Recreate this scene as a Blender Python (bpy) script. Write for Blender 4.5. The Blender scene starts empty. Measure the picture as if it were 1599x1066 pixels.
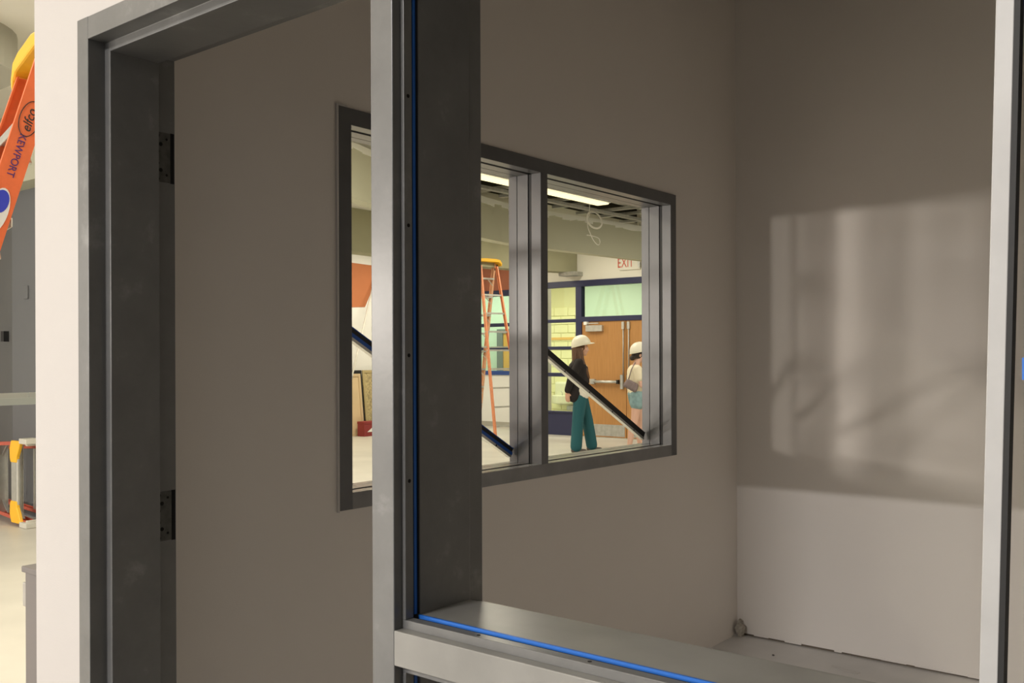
import bpy, bmesh, math, random
from mathutils import Vector, Matrix

random.seed(7)
SC = bpy.context.scene
COL = SC.collection

# ------------------------------------------------------------------ camera
EYE = Vector((0.0, 0.0, 1.43))
YAW = math.radians(38.73)
cam_data = bpy.data.cameras.new('camera')
cam_data.sensor_width = 36.0
cam_data.lens = 36.0 * 1483.0 / 1599.0
cam_data.shift_y = 25.0 / 1599.0
cam_data.clip_start = 0.05
cam_data.clip_end = 100
cam = bpy.data.objects.new('camera', cam_data)
COL.objects.link(cam)
cam.matrix_world = (Matrix.Translation(EYE) @ Matrix.Rotation(YAW, 4, 'Z')
                    @ Matrix.Rotation(math.radians(90), 4, 'X') @ Matrix.Rotation(math.radians(-0.2), 4, 'Z'))
SC.camera = cam

# ------------------------------------------------------------------ world, lights, exposure
world = bpy.data.worlds.new('world')
SC.world = world
world.use_nodes = True
bg = world.node_tree.nodes['Background']
bg.inputs[0].default_value = (1.0, 0.95, 0.88, 1)
bg.inputs[1].default_value = 0.03

SC.view_settings.view_transform = 'Standard'
SC.view_settings.look = 'None'
SC.view_settings.gamma = 1.0
SC.view_settings.exposure = 0.0
SC.view_settings.use_curve_mapping = False
SC.cycles.use_denoising = True
SC.cycles.max_bounces = 8
SC.cycles.diffuse_bounces = 5
SC.cycles.sample_clamp_indirect = 6.0


def area(name, loc, rot, sx, sy, power, color):
    d = bpy.data.lights.new(name, 'AREA')
    d.shape = 'RECTANGLE'
    d.size, d.size_y = sx, sy
    d.energy = power
    d.color = color
    o = bpy.data.objects.new(name, d)
    COL.objects.link(o)
    o.location = loc
    o.rotation_euler = [math.radians(a) for a in rot]
    return o


WARM = (1.0, 0.92, 0.83)
YELL = (1.0, 0.93, 0.75)
COOL = (0.93, 0.96, 1.0)
# strip window behind the photographer; unseen lights added to cast the back wall patches
area('daylight_window', (-2.9, -10.9, 2.64), (90, 0, 0), 3.0, 0.35, 45, COOL)
area('unseen_patch_light', (-10.0, -6.6, 2.1), (90, 0, -38), 0.7, 0.4, 265, WARM)
area('unseen_patch_light', (-7.6, -8.0, 2.1), (90, 0, -25), 0.5, 0.4, 180, WARM)
area('unseen_patch_light', (-5.5, -8.7, 2.1), (90, 0, -15), 0.5, 0.4, 180, WARM)
# linear ceiling lamps over the photographer's side, running across it
for lx, ly, lz, p in ((-1.95, -6.3, 5.0, 700), (-2.4, -9.6, 3.6, 140)):
    area('ceiling_lamp_light', (lx, ly, lz), (0, 0, 0), 1.2, 0.16, p, (1.0, 0.96, 0.94))
# linear ceiling lamps of the hall
for lx, ly, p in ((-4.6, 2.4, 110), (-5.0, 5.2, 110), (-9.3, 6.5, 115), (-12.2, 6.5, 75), (-11.9, 12.2, 85), (-5.2, 12.6, 100), (-9.0, 12.0, 60)):
    area('hall_lamp_light', (lx, ly, 3.56), (0, 0, 0), 0.3, 2.4, p, YELL)
# lamps of the lobby behind the glazed doors
area('lobby_light', (-11.6, 16.4, 3.4), (0, 0, 0), 3.0, 0.8, 110, (1.0, 0.96, 0.80))
area('lobby_light', (-15.0, 16.6, 3.4), (0, 0, 0), 1.2, 0.8, 62, (0.95, 1.0, 0.88))

# ------------------------------------------------------------------ materials
MATS = {}


def mat(name, col, rough=0.6, metal=0.0, var=0.0, vscale=3.0, bump=0.0, bscale=200.0, col2=None, stretch=None, emit=None, estr=0.0, spec=0.5):
    if name in MATS:
        return MATS[name]
    m = bpy.data.materials.new(name)
    m.use_nodes = True
    nt = m.node_tree
    b = nt.nodes['Principled BSDF']
    b.inputs['Base Color'].default_value = (*col, 1)
    b.inputs['Roughness'].default_value = rough
    b.inputs['Metallic'].default_value = metal
    b.inputs['Specular IOR Level'].default_value = spec
    tc = nt.nodes.new('ShaderNodeTexCoord')
    mp = nt.nodes.new('ShaderNodeMapping')
    nt.links.new(tc.outputs['Object'], mp.inputs[0])
    if stretch:
        mp.inputs['Scale'].default_value = stretch
    if var > 0:
        n = nt.nodes.new('ShaderNodeTexNoise')
        n.inputs['Scale'].default_value = vscale
        n.inputs['Detail'].default_value = 6
        nt.links.new(mp.outputs[0], n.inputs['Vector'])
        r = nt.nodes.new('ShaderNodeValToRGB')
        c2 = col2 or tuple(c * (1 - var) for c in col)
        r.color_ramp.elements[0].position = 0.32
        r.color_ramp.elements[0].color = (*c2, 1)
        r.color_ramp.elements[1].position = 0.62
        r.color_ramp.elements[1].color = (*col, 1)
        nt.links.new(n.outputs[0], r.inputs[0])
        nt.links.new(r.outputs[0], b.inputs['Base Color'])
    if bump > 0:
        n2 = nt.nodes.new('ShaderNodeTexNoise')
        n2.inputs['Scale'].default_value = bscale
        n2.inputs['Detail'].default_value = 2
        nt.links.new(mp.outputs[0], n2.inputs['Vector'])
        bp = nt.nodes.new('ShaderNodeBump')
        bp.inputs['Strength'].default_value = bump
        bp.inputs['Distance'].default_value = 0.002
        nt.links.new(n2.outputs[0], bp.inputs['Height'])
        nt.links.new(bp.outputs[0], b.inputs['Normal'])
    if emit:
        b.inputs['Emission Color'].default_value = (*emit, 1)
        b.inputs['Emission Strength'].default_value = estr
    MATS[name] = m
    return m


def glass(name, tint, gloss=0.08):
    m = bpy.data.materials.new(name)
    m.use_nodes = True
    nt = m.node_tree
    for n in list(nt.nodes):
        nt.nodes.remove(n)
    out = nt.nodes.new('ShaderNodeOutputMaterial')
    t = nt.nodes.new('ShaderNodeBsdfTransparent')
    t.inputs[0].default_value = (*tint, 1)
    g = nt.nodes.new('ShaderNodeBsdfGlossy')
    g.inputs['Roughness'].default_value = 0.03
    mx = nt.nodes.new('ShaderNodeMixShader')
    mx.inputs[0].default_value = gloss
    nt.links.new(t.outputs[0], mx.inputs[1])
    nt.links.new(g.outputs[0], mx.inputs[2])
    nt.links.new(mx.outputs[0], out.inputs[0])
    MATS[name] = m
    return m


def metal_paint():
    """grey primer paint with scuffs and chalky handling marks"""
    m = mat('frame_paint', (0.2, 0.2, 0.2), 0.3, 0.0, bump=0.04, bscale=120)
    nt = m.node_tree
    b = nt.nodes['Principled BSDF']
    tc = nt.nodes['Texture Coordinate']
    n = nt.nodes.new('ShaderNodeTexNoise')
    n.inputs['Scale'].default_value = 9.0
    n.inputs['Detail'].default_value = 8
    n.inputs['Roughness'].default_value = 0.65
    nt.links.new(tc.outputs['Object'], n.inputs['Vector'])
    r = nt.nodes.new('ShaderNodeValToRGB')
    e = r.color_ramp.elements
    e[0].position, e[0].color = 0.35, (0.150, 0.151, 0.149, 1)
    e[1].position, e[1].color = 0.6, (0.176, 0.177, 0.174, 1)
    k = e.new(0.74)
    k.color = (0.26, 0.26, 0.256, 1)
    nt.links.new(n.outputs[0], r.inputs[0])
    nt.links.new(r.outputs[0], b.inputs['Base Color'])
    return m


FRAME = metal_paint()
FRAME2 = mat('shaded_frame_paint', (0.115, 0.117, 0.12), 0.3, var=0.15, vscale=9)  # same grey paint as the near frame, darkened to stand for its shade
ROOMP = mat('lightened_room_paint', (0.78, 0.735, 0.685), 0.75, var=0.04, vscale=1.2, bump=0.12, bscale=260)  # front wall's paint, lightened to stand for more light in the room
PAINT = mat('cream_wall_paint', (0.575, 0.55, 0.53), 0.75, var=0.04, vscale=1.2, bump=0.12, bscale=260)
PAINT2 = mat('hall_wall_paint', (0.72, 0.70, 0.62), 0.75, var=0.03, vscale=1.0)
WHITEP = mat('white_wall_paint', (0.80, 0.79, 0.76), 0.75, var=0.03, vscale=1.0)
OLIVE = mat('bulkhead_paint', (0.53, 0.525, 0.40), 0.8, var=0.04, vscale=1.0)
GREYW = mat('grey_wall_paint', (0.14, 0.145, 0.15), 0.7, var=0.05, vscale=1.5)
CEILP = mat('ceiling_paint', (0.72, 0.70, 0.63), 0.85, var=0.03)
FLOORM = mat('concrete_floor', (0.58, 0.555, 0.49), 0.42, var=0.14, vscale=1.3, bump=0.05, bscale=60)
DUSTY = mat('dusty_floor', (0.66, 0.64, 0.61), 0.5, var=0.16, vscale=2.6, bump=0.06, bscale=60)
DARK = mat('black_gasket', (0.012, 0.012, 0.012), 0.6)
HOLE = mat('hole_black', (0.004, 0.004, 0.004), 0.9)
HINGE = mat('hinge_plate_steel', (0.10, 0.10, 0.09), 0.6, 0.2, var=0.4, vscale=60)
BLUET = mat('blue_tape', (0.015, 0.115, 0.55), 0.45)
BLUEG = mat('blue_glazing_tape', (0.02, 0.16, 0.62), 0.5)
NAVY = mat('navy_paint', (0.022, 0.026, 0.075), 0.4)
NAVYB = mat('blue_sill_paint', (0.02, 0.06, 0.26), 0.4)
ALU = mat('aluminium', (0.62, 0.62, 0.58), 0.38, 0.75, var=0.1, vscale=20)
STEEL = mat('galvanised_steel', (0.50, 0.50, 0.47), 0.45, 0.6, var=0.2, vscale=15)
ORANGE = mat('orange_fibreglass', (0.86, 0.17, 0.045), 0.45, var=0.1, vscale=30)
PALE = mat('pale_orange_fibreglass', (0.72, 0.40, 0.24), 0.5, var=0.15, vscale=30)  # paler orange for the hall ladder's front rails
PEACH = mat('peach_fibreglass', (0.72, 0.27, 0.13), 0.5, var=0.15, vscale=30)
REDF = mat('red_fibreglass', (0.50, 0.10, 0.06), 0.5, var=0.15, vscale=30)
YEL = mat('yellow_plastic', (0.85, 0.47, 0.02), 0.45)
RUBBER = mat('pale_rubber', (0.55, 0.53, 0.46), 0.7)
BLACKP = mat('black_print', (0.03, 0.028, 0.03), 0.6)
PURPLE = mat('purple_print', (0.09, 0.03, 0.18), 0.6)
BLUEP = mat('blue_print', (0.03, 0.05, 0.55), 0.5)
WHITE = mat('white_plastic', (0.82, 0.82, 0.78), 0.45)
OAK = mat('oak_veneer', (0.47, 0.235, 0.075), 0.4, var=0.2, vscale=4.0, stretch=(14, 14, 0.7), col2=(0.40, 0.19, 0.058))
TERRA = mat('terracotta_paint', (0.42, 0.145, 0.085), 0.8, var=0.05)
ORPATCH = mat('orange_paint', (0.50, 0.17, 0.065), 0.75, var=0.08)
YBLOCK = mat('yellow_block_paint', (0.82, 0.79, 0.42), 0.6)
GREENW = mat('pale_green_paint', (0.70, 0.765, 0.64), 0.7)
TANB = mat('tan_board', (0.62, 0.47, 0.28), 0.7, var=0.06)
SPECK = mat('speckled_board', (0.50, 0.40, 0.20), 0.8, var=0.5, vscale=25)
REDBOX = mat('red_box', (0.25, 0.03, 0.03), 0.6)
CARDB = mat('paper_white', (0.75, 0.74, 0.70), 0.8)
INSUL = mat('insulation_batt', (0.32, 0.27, 0.10), 0.95, var=0.6, vscale=14, bump=0.6, bscale=40)
PLENUM = mat('dark_deck', (0.035, 0.032, 0.022), 0.9, var=0.3, vscale=3)
DRYEDGE = mat('raw_drywall_edge', (0.80, 0.80, 0.74), 0.85)
CABLE = mat('white_cable', (0.80, 0.78, 0.70), 0.5)
CABG = mat('cabinet_grey', (0.185, 0.172, 0.165), 0.5, var=0.05)
LENS = mat('lamp_lens', (0.9, 0.85, 0.7), 0.5, emit=(1.0, 0.84, 0.44), estr=1.25)
REDL = mat('exit_red', (0.55, 0.09, 0.05), 0.5)
GLASSC = glass('clear_glass', (0.96, 0.98, 0.95), 0.05)
GLASSG = glass('green_glass', (0.84, 0.93, 0.86), 0.06)
SKIN = mat('skin', (0.66, 0.38, 0.26), 0.5)
SKINL = mat('skin_pale', (0.72, 0.44, 0.33), 0.5)
HAIRB = mat('brown_hair', (0.13, 0.055, 0.022), 0.5, var=0.5, vscale=30, stretch=(6, 6, 0.6))
HAIRD = mat('dark_hair', (0.025, 0.014, 0.010), 0.5)
JACKET = mat('black_jacket', (0.014, 0.010, 0.010), 0.85, bump=0.3, bscale=30)
TEE = mat('white_tee', (0.80, 0.76, 0.66), 0.85, bump=0.2, bscale=40)
CREAMT = mat('cream_tee', (0.82, 0.74, 0.55), 0.85, bump=0.2, bscale=40)
TEAL = mat('teal_trousers', (0.012, 0.095, 0.115), 0.8, bump=0.3, bscale=25)
DENIM = mat('denim', (0.26, 0.40, 0.42), 0.85, var=0.25, vscale=20)
HATM = mat('hard_hat', (0.86, 0.82, 0.68), 0.35)
BAG = mat('bag_fabric', (0.22, 0.17, 0.17), 0.8)
EYEM = mat('eye_dark', (0.02, 0.015, 0.012), 0.3)
LIP = mat('lip', (0.50, 0.16, 0.13), 0.5)
SHOE = mat('shoe', (0.10, 0.08, 0.07), 0.6)
SHOEW = mat('shoe_white', (0.7, 0.68, 0.62), 0.6)
GREYF = mat('grey_door_frame', (0.16, 0.17, 0.17), 0.5)
TANDOOR = mat('amber_door', (0.75, 0.36, 0.06), 0.5)

# ------------------------------------------------------------------ helpers
WM = {}


def frame_of(zdir, up=Vector((0, 0, 1))):
    z = zdir.normalized()
    if abs(z.dot(up)) > 0.999:
        up = Vector((0, 1, 0))
    x = up.cross(z).normalized()
    y = z.cross(x)
    return x, y, z


class MB:
    def __init__(s):
        s.v, s.f = [], []

    def add(s, vs, fs):
        n = len(s.v)
        s.v += [Vector(p) for p in vs]
        s.f += [tuple(i + n for i in f) for f in fs]
        return s

    def box(s, x0, x1, y0, y1, z0, z1):
        x0, x1 = min(x0, x1), max(x0, x1)
        y0, y1 = min(y0, y1), max(y0, y1)
        z0, z1 = min(z0, z1), max(z0, z1)
        return s.add([(x0, y0, z0), (x1, y0, z0), (x1, y1, z0), (x0, y1, z0), (x0, y0, z1), (x1, y0, z1), (x1, y1, z1), (x0, y1, z1)],
                     [(0, 3, 2, 1), (4, 5, 6, 7), (0, 1, 5, 4), (1, 2, 6, 5), (2, 3, 7, 6), (3, 0, 4, 7)])

    def prism(s, poly, fn, a, b):
        """extrude a polygon; fn(p, q, t) -> xyz"""
        n = len(poly)
        vs = [fn(p, q, a) for p, q in poly] + [fn(p, q, b) for p, q in poly]
        fs = [tuple(range(n - 1, -1, -1)), tuple(range(n, 2 * n))]
        fs += [(i, (i + 1) % n, n + (i + 1) % n, n + i) for i in range(n)]
        return s.add(vs, fs)

    def pz(s, poly, z0, z1):
        return s.prism(poly, lambda p, q, t: (p, q, t), z0, z1)

    def px(s, poly, x0, x1):
        return s.prism(poly, lambda p, q, t: (t, p, q), x0, x1)

    def py(s, poly, y0, y1):
        return s.prism(poly, lambda p, q, t: (p, t, q), y0, y1)

    def bar(s, p0, p1, w, h, up=(0, 0, 1)):
        p0, p1 = Vector(p0), Vector(p1)
        x, y, z = frame_of(p1 - p0, Vector(up))
        vs = []
        for p in (p0, p1):
            for a, b in ((-1, -1), (1, -1), (1, 1), (-1, 1)):
                vs.append(p + x * a * w / 2 + y * b * h / 2)
        return s.add(vs, [(3, 2, 1, 0), (4, 5, 6, 7), (0, 1, 5, 4), (1, 2, 6, 5), (2, 3, 7, 6), (3, 0, 4, 7)])

    def section(s, p0, p1, poly, up=(0, 0, 1)):
        """sweep a polygon in the (x, y) frame of the line p0-p1"""
        p0, p1 = Vector(p0), Vector(p1)
        x, y, z = frame_of(p1 - p0, Vector(up))
        n = len(poly)
        vs = [p + x * a + y * b for p in (p0, p1) for a, b in poly]
        fs = [tuple(range(n - 1, -1, -1)), tuple(range(n, 2 * n))]
        fs += [(i, (i + 1) % n, n + (i + 1) % n, n + i) for i in range(n)]
        return s.add(vs, fs)

    def tube(s, pts, r, n=8, closed=False):
        pts = [Vector(p) for p in pts]
        rings = []
        up = Vector((0.13, 0.21, 0.97))
        m = len(pts)
        for i, p in enumerate(pts):
            a = pts[max(i - 1, 0)]
            b = pts[min(i + 1, m - 1)]
            x, y, z = frame_of(b - a, up)
            rr = r[i] if isinstance(r, (list, tuple)) else r
            rings.append([p + (x * math.cos(2 * math.pi * k / n) + y * math.sin(2 * math.pi * k / n)) * rr for k in range(n)])
        vs = [q for ring in rings for q in ring]
        fs = []
        for i in range(m - 1):
            for k in range(n):
                k2 = (k + 1) % n
                fs.append((i * n + k, i * n + k2, (i + 1) * n + k2, (i + 1) * n + k))
        fs.append(tuple(range(n - 1, -1, -1)))
        fs.append(tuple((m - 1) * n + k for k in range(n)))
        return s.add(vs, fs)

    def ball(s, c, rx, ry=None, rz=None, n=16, m=10, rot=None):
        ry = rx if ry is None else ry
        rz = rx if rz is None else rz
        c = Vector(c)
        R = rot or Matrix.Identity(3)
        vs = [c + R @ Vector((0, 0, -rz))]
        for j in range(1, m):
            t = -math.pi / 2 + math.pi * j / m
            for k in range(n):
                a = 2 * math.pi * k / n
                vs.append(c + R @ Vector((rx * math.cos(t) * math.cos(a), ry * math.cos(t) * math.sin(a), rz * math.sin(t))))
        vs.append(c + R @ Vector((0, 0, rz)))
        fs = []
        for k in range(n):
            fs.append((0, 1 + (k + 1) % n, 1 + k))
        for j in range(m - 2):
            for k in range(n):
                k2 = (k + 1) % n
                fs.append((1 + j * n + k, 1 + j * n + k2, 1 + (j + 1) * n + k2, 1 + (j + 1) * n + k))
        t = len(vs) - 1
        for k in range(n):
            fs.append((t, 1 + (m - 2) * n + k, 1 + (m - 2) * n + (k + 1) % n))
        return s.add(vs, fs)

    def cap(s, p0, r0, p1, r1, n=14):
        """tapered limb with round ends"""
        p0, p1 = Vector(p0), Vector(p1)
        x, y, z = frame_of(p1 - p0)
        L = (p1 - p0).length
        prof = []
        for i in range(1, 5):
            t = -math.pi / 2 + math.pi / 2 * i / 4
            prof.append((r0 * math.sin(t), r0 * math.cos(t)))
        for i in range(0, 4):
            t = math.pi / 2 * i / 4
            prof.append((L + r1 * math.sin(t), r1 * math.cos(t)))
        vs = [p0 - z * r0]
        for h, r in prof:
            for k in range(n):
                a = 2 * math.pi * k / n
                vs.append(p0 + z * h + (x * math.cos(a) + y * math.sin(a)) * r)
        vs.append(p1 + z * r1)
        fs = [(0, 1 + (k + 1) % n, 1 + k) for k in range(n)]
        for j in range(len(prof) - 1):
            for k in range(n):
                k2 = (k + 1) % n
                fs.append((1 + j * n + k, 1 + j * n + k2, 1 + (j + 1) * n + k2, 1 + (j + 1) * n + k))
        t = len(vs) - 1
        q = 1 + (len(prof) - 1) * n
        fs += [(t, q + k, q + (k + 1) % n) for k in range(n)]
        return s.add(vs, fs)

    def build(s, name, material, parent=None, smooth=False, bevel=0.0, local=False, remesh=0.0, smooth_it=4):
        vs = [v.copy() for v in s.v]
        loc = None
        if parent is not None:
            if not local:
                inv = WM[parent.name].inverted()
                vs = [inv @ v for v in vs]
        else:
            xs = [v.x for v in vs]
            ys = [v.y for v in vs]
            zs = [v.z for v in vs]
            loc = Vector(((min(xs) + max(xs)) / 2, (min(ys) + max(ys)) / 2, min(zs)))
            vs = [v - loc for v in vs]
        me = bpy.data.meshes.new(name)
        me.from_pydata([tuple(v) for v in vs], [], s.f)
        me.update()
        bm = bmesh.new()
        bm.from_mesh(me)
        if remesh == 0:
            bmesh.ops.recalc_face_normals(bm, faces=bm.faces)
        bm.to_mesh(me)
        bm.free()
        me.materials.append(material)
        o = bpy.data.objects.new(name, me)
        COL.objects.link(o)
        if remesh > 0:
            r = o.modifiers.new('remesh', 'REMESH')
            r.mode = 'VOXEL'
            r.voxel_size = remesh
            sm = o.modifiers.new('smooth', 'SMOOTH')
            sm.iterations = smooth_it
            sm.factor = 0.5
            dg = bpy.context.evaluated_depsgraph_get()
            me2 = bpy.data.meshes.new_from_object(o.evaluated_get(dg))
            o.modifiers.clear()
            o.data = me2
            if not me2.materials:
                me2.materials.append(material)
            smooth = True
            me = me2
        if smooth:
            for p in me.polygons:
                p.use_smooth = True
        if bevel > 0:
            b = o.modifiers.new('bevel', 'BEVEL')
            b.width = bevel
            b.segments = 2
            b.limit_method = 'ANGLE'
            b.angle_limit = math.radians(40)
        if parent is not None:
            o.parent = parent
            WM[o.name] = WM[parent.name]
        else:
            o.location = loc
            WM[o.name] = Matrix.Translation(loc)
        return o


def tag(o, label, cat, group=None, kind=None):
    o['label'] = label
    o['category'] = cat
    if group:
        o['group'] = group
    if kind:
        o['kind'] = kind
    return o


def thing(name, label, cat, loc=(0, 0, 0), rotz=0.0, group=None, kind=None, mtx=None):
    o = bpy.data.objects.new(name, None)
    o.empty_display_size = 0.1
    COL.objects.link(o)
    m = mtx if mtx is not None else Matrix.Translation(Vector(loc)) @ Matrix.Rotation(rotz, 4, 'Z')
    o.matrix_world = m
    WM[o.name] = m
    return tag(o, label, cat, group, kind)


def share(name, data, parent, loc):
    """a repeat of a part that shares mesh data, at a place local to its parent"""
    o = bpy.data.objects.new(name, data)
    COL.objects.link(o)
    o.parent = parent
    o.location = loc
    WM[o.name] = WM[parent.name]
    return o


def lettering(name, text, size, material, parent, mtx, depth=0.001, font_shear=0.0):
    c = bpy.data.curves.new(name, 'FONT')
    c.body = text
    c.size = size
    c.extrude = depth
    c.align_x = 'CENTER'
    c.align_y = 'CENTER'
    c.shear = font_shear
    tmp = bpy.data.objects.new('tmp', c)
    COL.objects.link(tmp)
    dg = bpy.context.evaluated_depsgraph_get()
    me = bpy.data.meshes.new_from_object(tmp.evaluated_get(dg))
    bpy.data.objects.remove(tmp)
    me.materials.clear()
    me.materials.append(material)
    me.transform(mtx)
    me.name = name
    o = bpy.data.objects.new(name, me)
    COL.objects.link(o)
    o.parent = parent
    WM[o.name] = WM[parent.name]
    return o


def S(o, label, cat):
    return tag(o, label, cat, kind='structure')


# ================================================================== THE SETTING
# floors
S(MB().box(-14.5, -2.5, -11.5, 1.26, -0.12, 0).box(-14.5, -2.2, 1.26, 20, -0.12, 0).box(-2.5, -2.2, 1.26, 1.261, -0.12, 0).box(-2.2, 5, 4.6, 20, -0.12, 0).build('floor', FLOORM),
  'pale dusty concrete floor of the hall beyond the window', 'floor')
S(MB().box(-2.2, 5, 1.26, 4.6, -0.12, 0).build('floor', DUSTY), 'dusty grey floor of the small unfinished room', 'floor')

S(MB().box(-2.5, 5, -11.5, 1.26, -0.12, 0).build('floor', mat('darkened_floor', (0.10, 0.095, 0.09), 0.7, var=0.2)), 'unseen floor in front of the door frame, darkened to cut bounced light', 'floor')  # unseen floor made dark to keep bounced light off the frame reveals

# small room and the wall with the door opening
FY0, FY1 = 1.056, 1.256
wf = MB().py([(-2.307, 0), (-2.070, 0), (-2.070, 2.17), (-0.148, 2.17), (-0.148, 0), (4.5, 0), (4.5, 5.2), (-2.307, 5.2)], FY0, FY1)
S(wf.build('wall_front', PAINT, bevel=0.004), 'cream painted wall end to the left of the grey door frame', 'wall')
wl = MB()
WX0, WX1 = -2.307, -2.163
wl.box(WX0, WX1, FY1, 1.885, 0, 3.6)
wl.box(WX0, WX1, 3.890, 4.547, 0, 3.6)
wl.box(WX0, WX1, 1.885, 3.890, 0, 0.99)
wl.box(WX0, WX1, 1.885, 3.890, 2.165, 3.6)
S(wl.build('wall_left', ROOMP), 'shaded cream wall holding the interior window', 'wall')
wb = thing('wall_back', 'cream back wall of the small room with soft light patches', 'wall', (-0.8, 4.547, 0), kind='structure')
MB().box(WX0, 0.75, 4.547, 4.69, 0.012, 3.6).build('drywall', ROOMP, wb)
MB().box(WX0, 0.75, 4.556, 4.68, 0.0, 0.02).build('bottom_track', mat('dark_gap', (0.16, 0.13, 0.10), 0.9), wb)
# ragged lower edge of the board
rag = MB()
x = WX1 + 0.02
while x < 0.6:
    w = random.uniform(0.03, 0.16)
    h = random.uniform(0.002, 0.009)
    if random.random() < 0.62:
        rag.box(x, x + w, 4.5445, 4.5475, 0.014 - h, 0.020)
    x += w
rag.build('torn_paper_edge', ROOMP, wb)
S(MB().box(0.75, 0.9, FY1, 4.69, 0, 3.6).build('wall_right', ROOMP), 'cream right wall of the small room outside the view', 'wall')
S(MB().box(-2.307, 0.9, FY1, 4.69, 3.6, 3.7).build('ceiling', mat('darkened_ceiling', (0.16, 0.15, 0.13), 0.9, var=0.2)), 'ceiling of the small room above the frame', 'ceiling')  # unseen ceiling, colour darkened to dim the tops of the room walls

# the rest of the building
S(MB().box(-14.5, -2.307, 1.056, 7.6, 3.6, 3.75).box(-14.5, -8.6, 7.6, 20, 3.6, 3.75).box(-14.5, 5, -11.5, 1.056, 5.2, 5.35).box(-14.5, -2.307, 1.056, 1.2, 3.75, 5.3).build('ceiling', CEILP),
  'pale smooth hall ceiling above the orange ladder', 'ceiling')
S(MB().box(-8.6, -1, 7.6, 15, 4.75, 4.85).box(-8.7, -8.6, 7.6, 14.3, 3.75, 4.75).box(-2.3, -2.2, 4.69, 14.3, 0, 4.75).box(-8.6, -2.3, 7.5, 7.6, 3.6, 4.75).build('ceiling', PLENUM),
  'dark open ceiling void over the hall', 'ceiling')
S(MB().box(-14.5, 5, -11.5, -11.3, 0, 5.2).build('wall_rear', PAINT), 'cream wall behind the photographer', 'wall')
S(MB().box(1.3, 1.5, -11.3, 1.055, 0, 5.2).build('wall_side', mat('light_absorbing_paint', (0.06, 0.06, 0.065), 0.7)), 'unseen wall on the right behind the photographer, darkened and moved in to cut bounced light', 'wall')  # unseen wall set close and dark to shield the reveals from bounced light

# far end of the hall
LX = -13.5
DY = 14.2
SY = 15.2
whl = thing('wall_hall_left', 'white hall wall with an orange paint patch and blue tape line', 'wall', (LX, 8, 0), kind='structure')
MB().box(LX - 0.2, LX, -11.3, 1.1, 0, 5.2).box(LX - 0.2, LX, 1.1, 15.4, 0, 3.6).build('plaster', WHITEP, whl)
# orange patch with hand-cut edges
pat = [(9.6, 2.43), (10.4, 2.40), (11.2, 2.41), (12.0, 2.38), (12.36, 2.40), (12.48, 2.62), (12.75, 3.0), (12.80, 3.20), (12.0, 3.22), (11.3, 3.20), (10.4, 3.22), (9.6, 3.21)]
MB().prism(pat, lambda p, q, t: (t, p, q), LX, LX + 0.004).build('paint_patch', ORPATCH, whl)
MB().box(LX, LX + 0.004, 3.0, 15.15, 3.41, 3.45).build('tape_line', BLUET, whl)
MB().box(LX, LX + 0.003, 3.0, 15.15, 3.45, 3.6).build('upper_paint', OLIVE, whl)

whe = thing('wall_hall_end', 'cream hall end wall above and around the navy glazed doors', 'wall', (-9, DY, 0), kind='structure')
MB().box(-11.3, -2.2, DY, DY + 0.15, 2.82, 4.75).build('plaster', PAINT2, whe)
MB().box(-6.5, -2.2, DY, DY + 0.15, 0, 2.82).build('side_plaster', PAINT2, whe)
MB().box(-11.40, -11.3, DY, SY + 0.15, 0, 3.6).build('return', PAINT2, whe)
MB().box(LX, -11.3, SY, SY + 0.15, 2.82, 3.6).build('lintel', PAINT2, whe)
MB().box(LX, -11.3, SY - 0.004, SY, 2.82, 3.30).build('terracotta_band', TERRA, whe)
MB().box(LX, -11.4, SY, SY + 0.15, 0, 1.07).build('low_wall', WHITEP, whe)
MB().box(LX, -11.4, SY - 0.012, SY, 0, 0.10).build('baseboard', mat('base_grey', (0.40, 0.38, 0.33), 0.6), whe)

# lobby behind the glazing
wlo = thing('wall_lobby', 'yellow painted block wall seen through the navy glazing', 'wall', (-13, 18.2, 0), kind='structure')
MB().box(-17.2, -5.5, 18.2, 18.4, 0, 3.6).build('backing', mat('mortar', (0.74, 0.71, 0.38), 0.9), wlo)
bm0 = MB().box(-0.195, 0.195, -0.02, 0.0, 0.005, 0.195).build('block', YBLOCK, wlo, bevel=0.006, local=True)
bm0.location = (-0.9, 0, 0.0)
for r in range(0, 13):
    for c in range(0, 3 if r % 2 else 4):
        if r == 0 and c == 0:
            continue
        b = share('block', bm0.data, wlo, (-0.9 + c * 0.4 + (0.2 if r % 2 else 0.0), 0, r * 0.2))
        mm = b.modifiers.new('bevel', 'BEVEL')
        mm.width = 0.006
MB().box(-14.0, -12.52, 18.165, 18.18, 1.84, 1.90).build('orange_stripe', mat('orange_stripe', (0.75, 0.45, 0.10), 0.6), wlo)
MB().box(-12.50, -5.6, 18.14, 18.2, 0.0, 3.6).build('green_section', GREENW, wlo)
MB().box(-17.0, -14.05, 17.95, 18.18, 0, 3.6).build('green_section', GREENW, wlo)
S(MB().box(-17.2, -17.05, 15.35, 18.2, 0, 3.6).build('wall_lobby_side', GREENW), 'pale green side wall of the lobby behind glass', 'wall')
S(MB().box(-17.2, -14.5, 15.2, 15.35, 0, 3.6).build('wall_lobby_front', GREENW), 'lobby front wall hidden behind the hall corner', 'wall')
d3 = thing('door_3', 'amber wooden door in a grey frame behind the green panes', 'door', (-14.3, 17.9, 0), kind='structure')
MB().box(-14.80, -14.62, 17.86, 17.95, 0, 2.12).box(-14.62, -14.1, 17.86, 17.95, 2.02, 2.12).build('door_frame', GREYF, d3)
MB().box(-14.62, -14.08, 17.89, 17.95, 0.01, 2.02).build('door_leaf', TANDOOR, d3)

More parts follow.
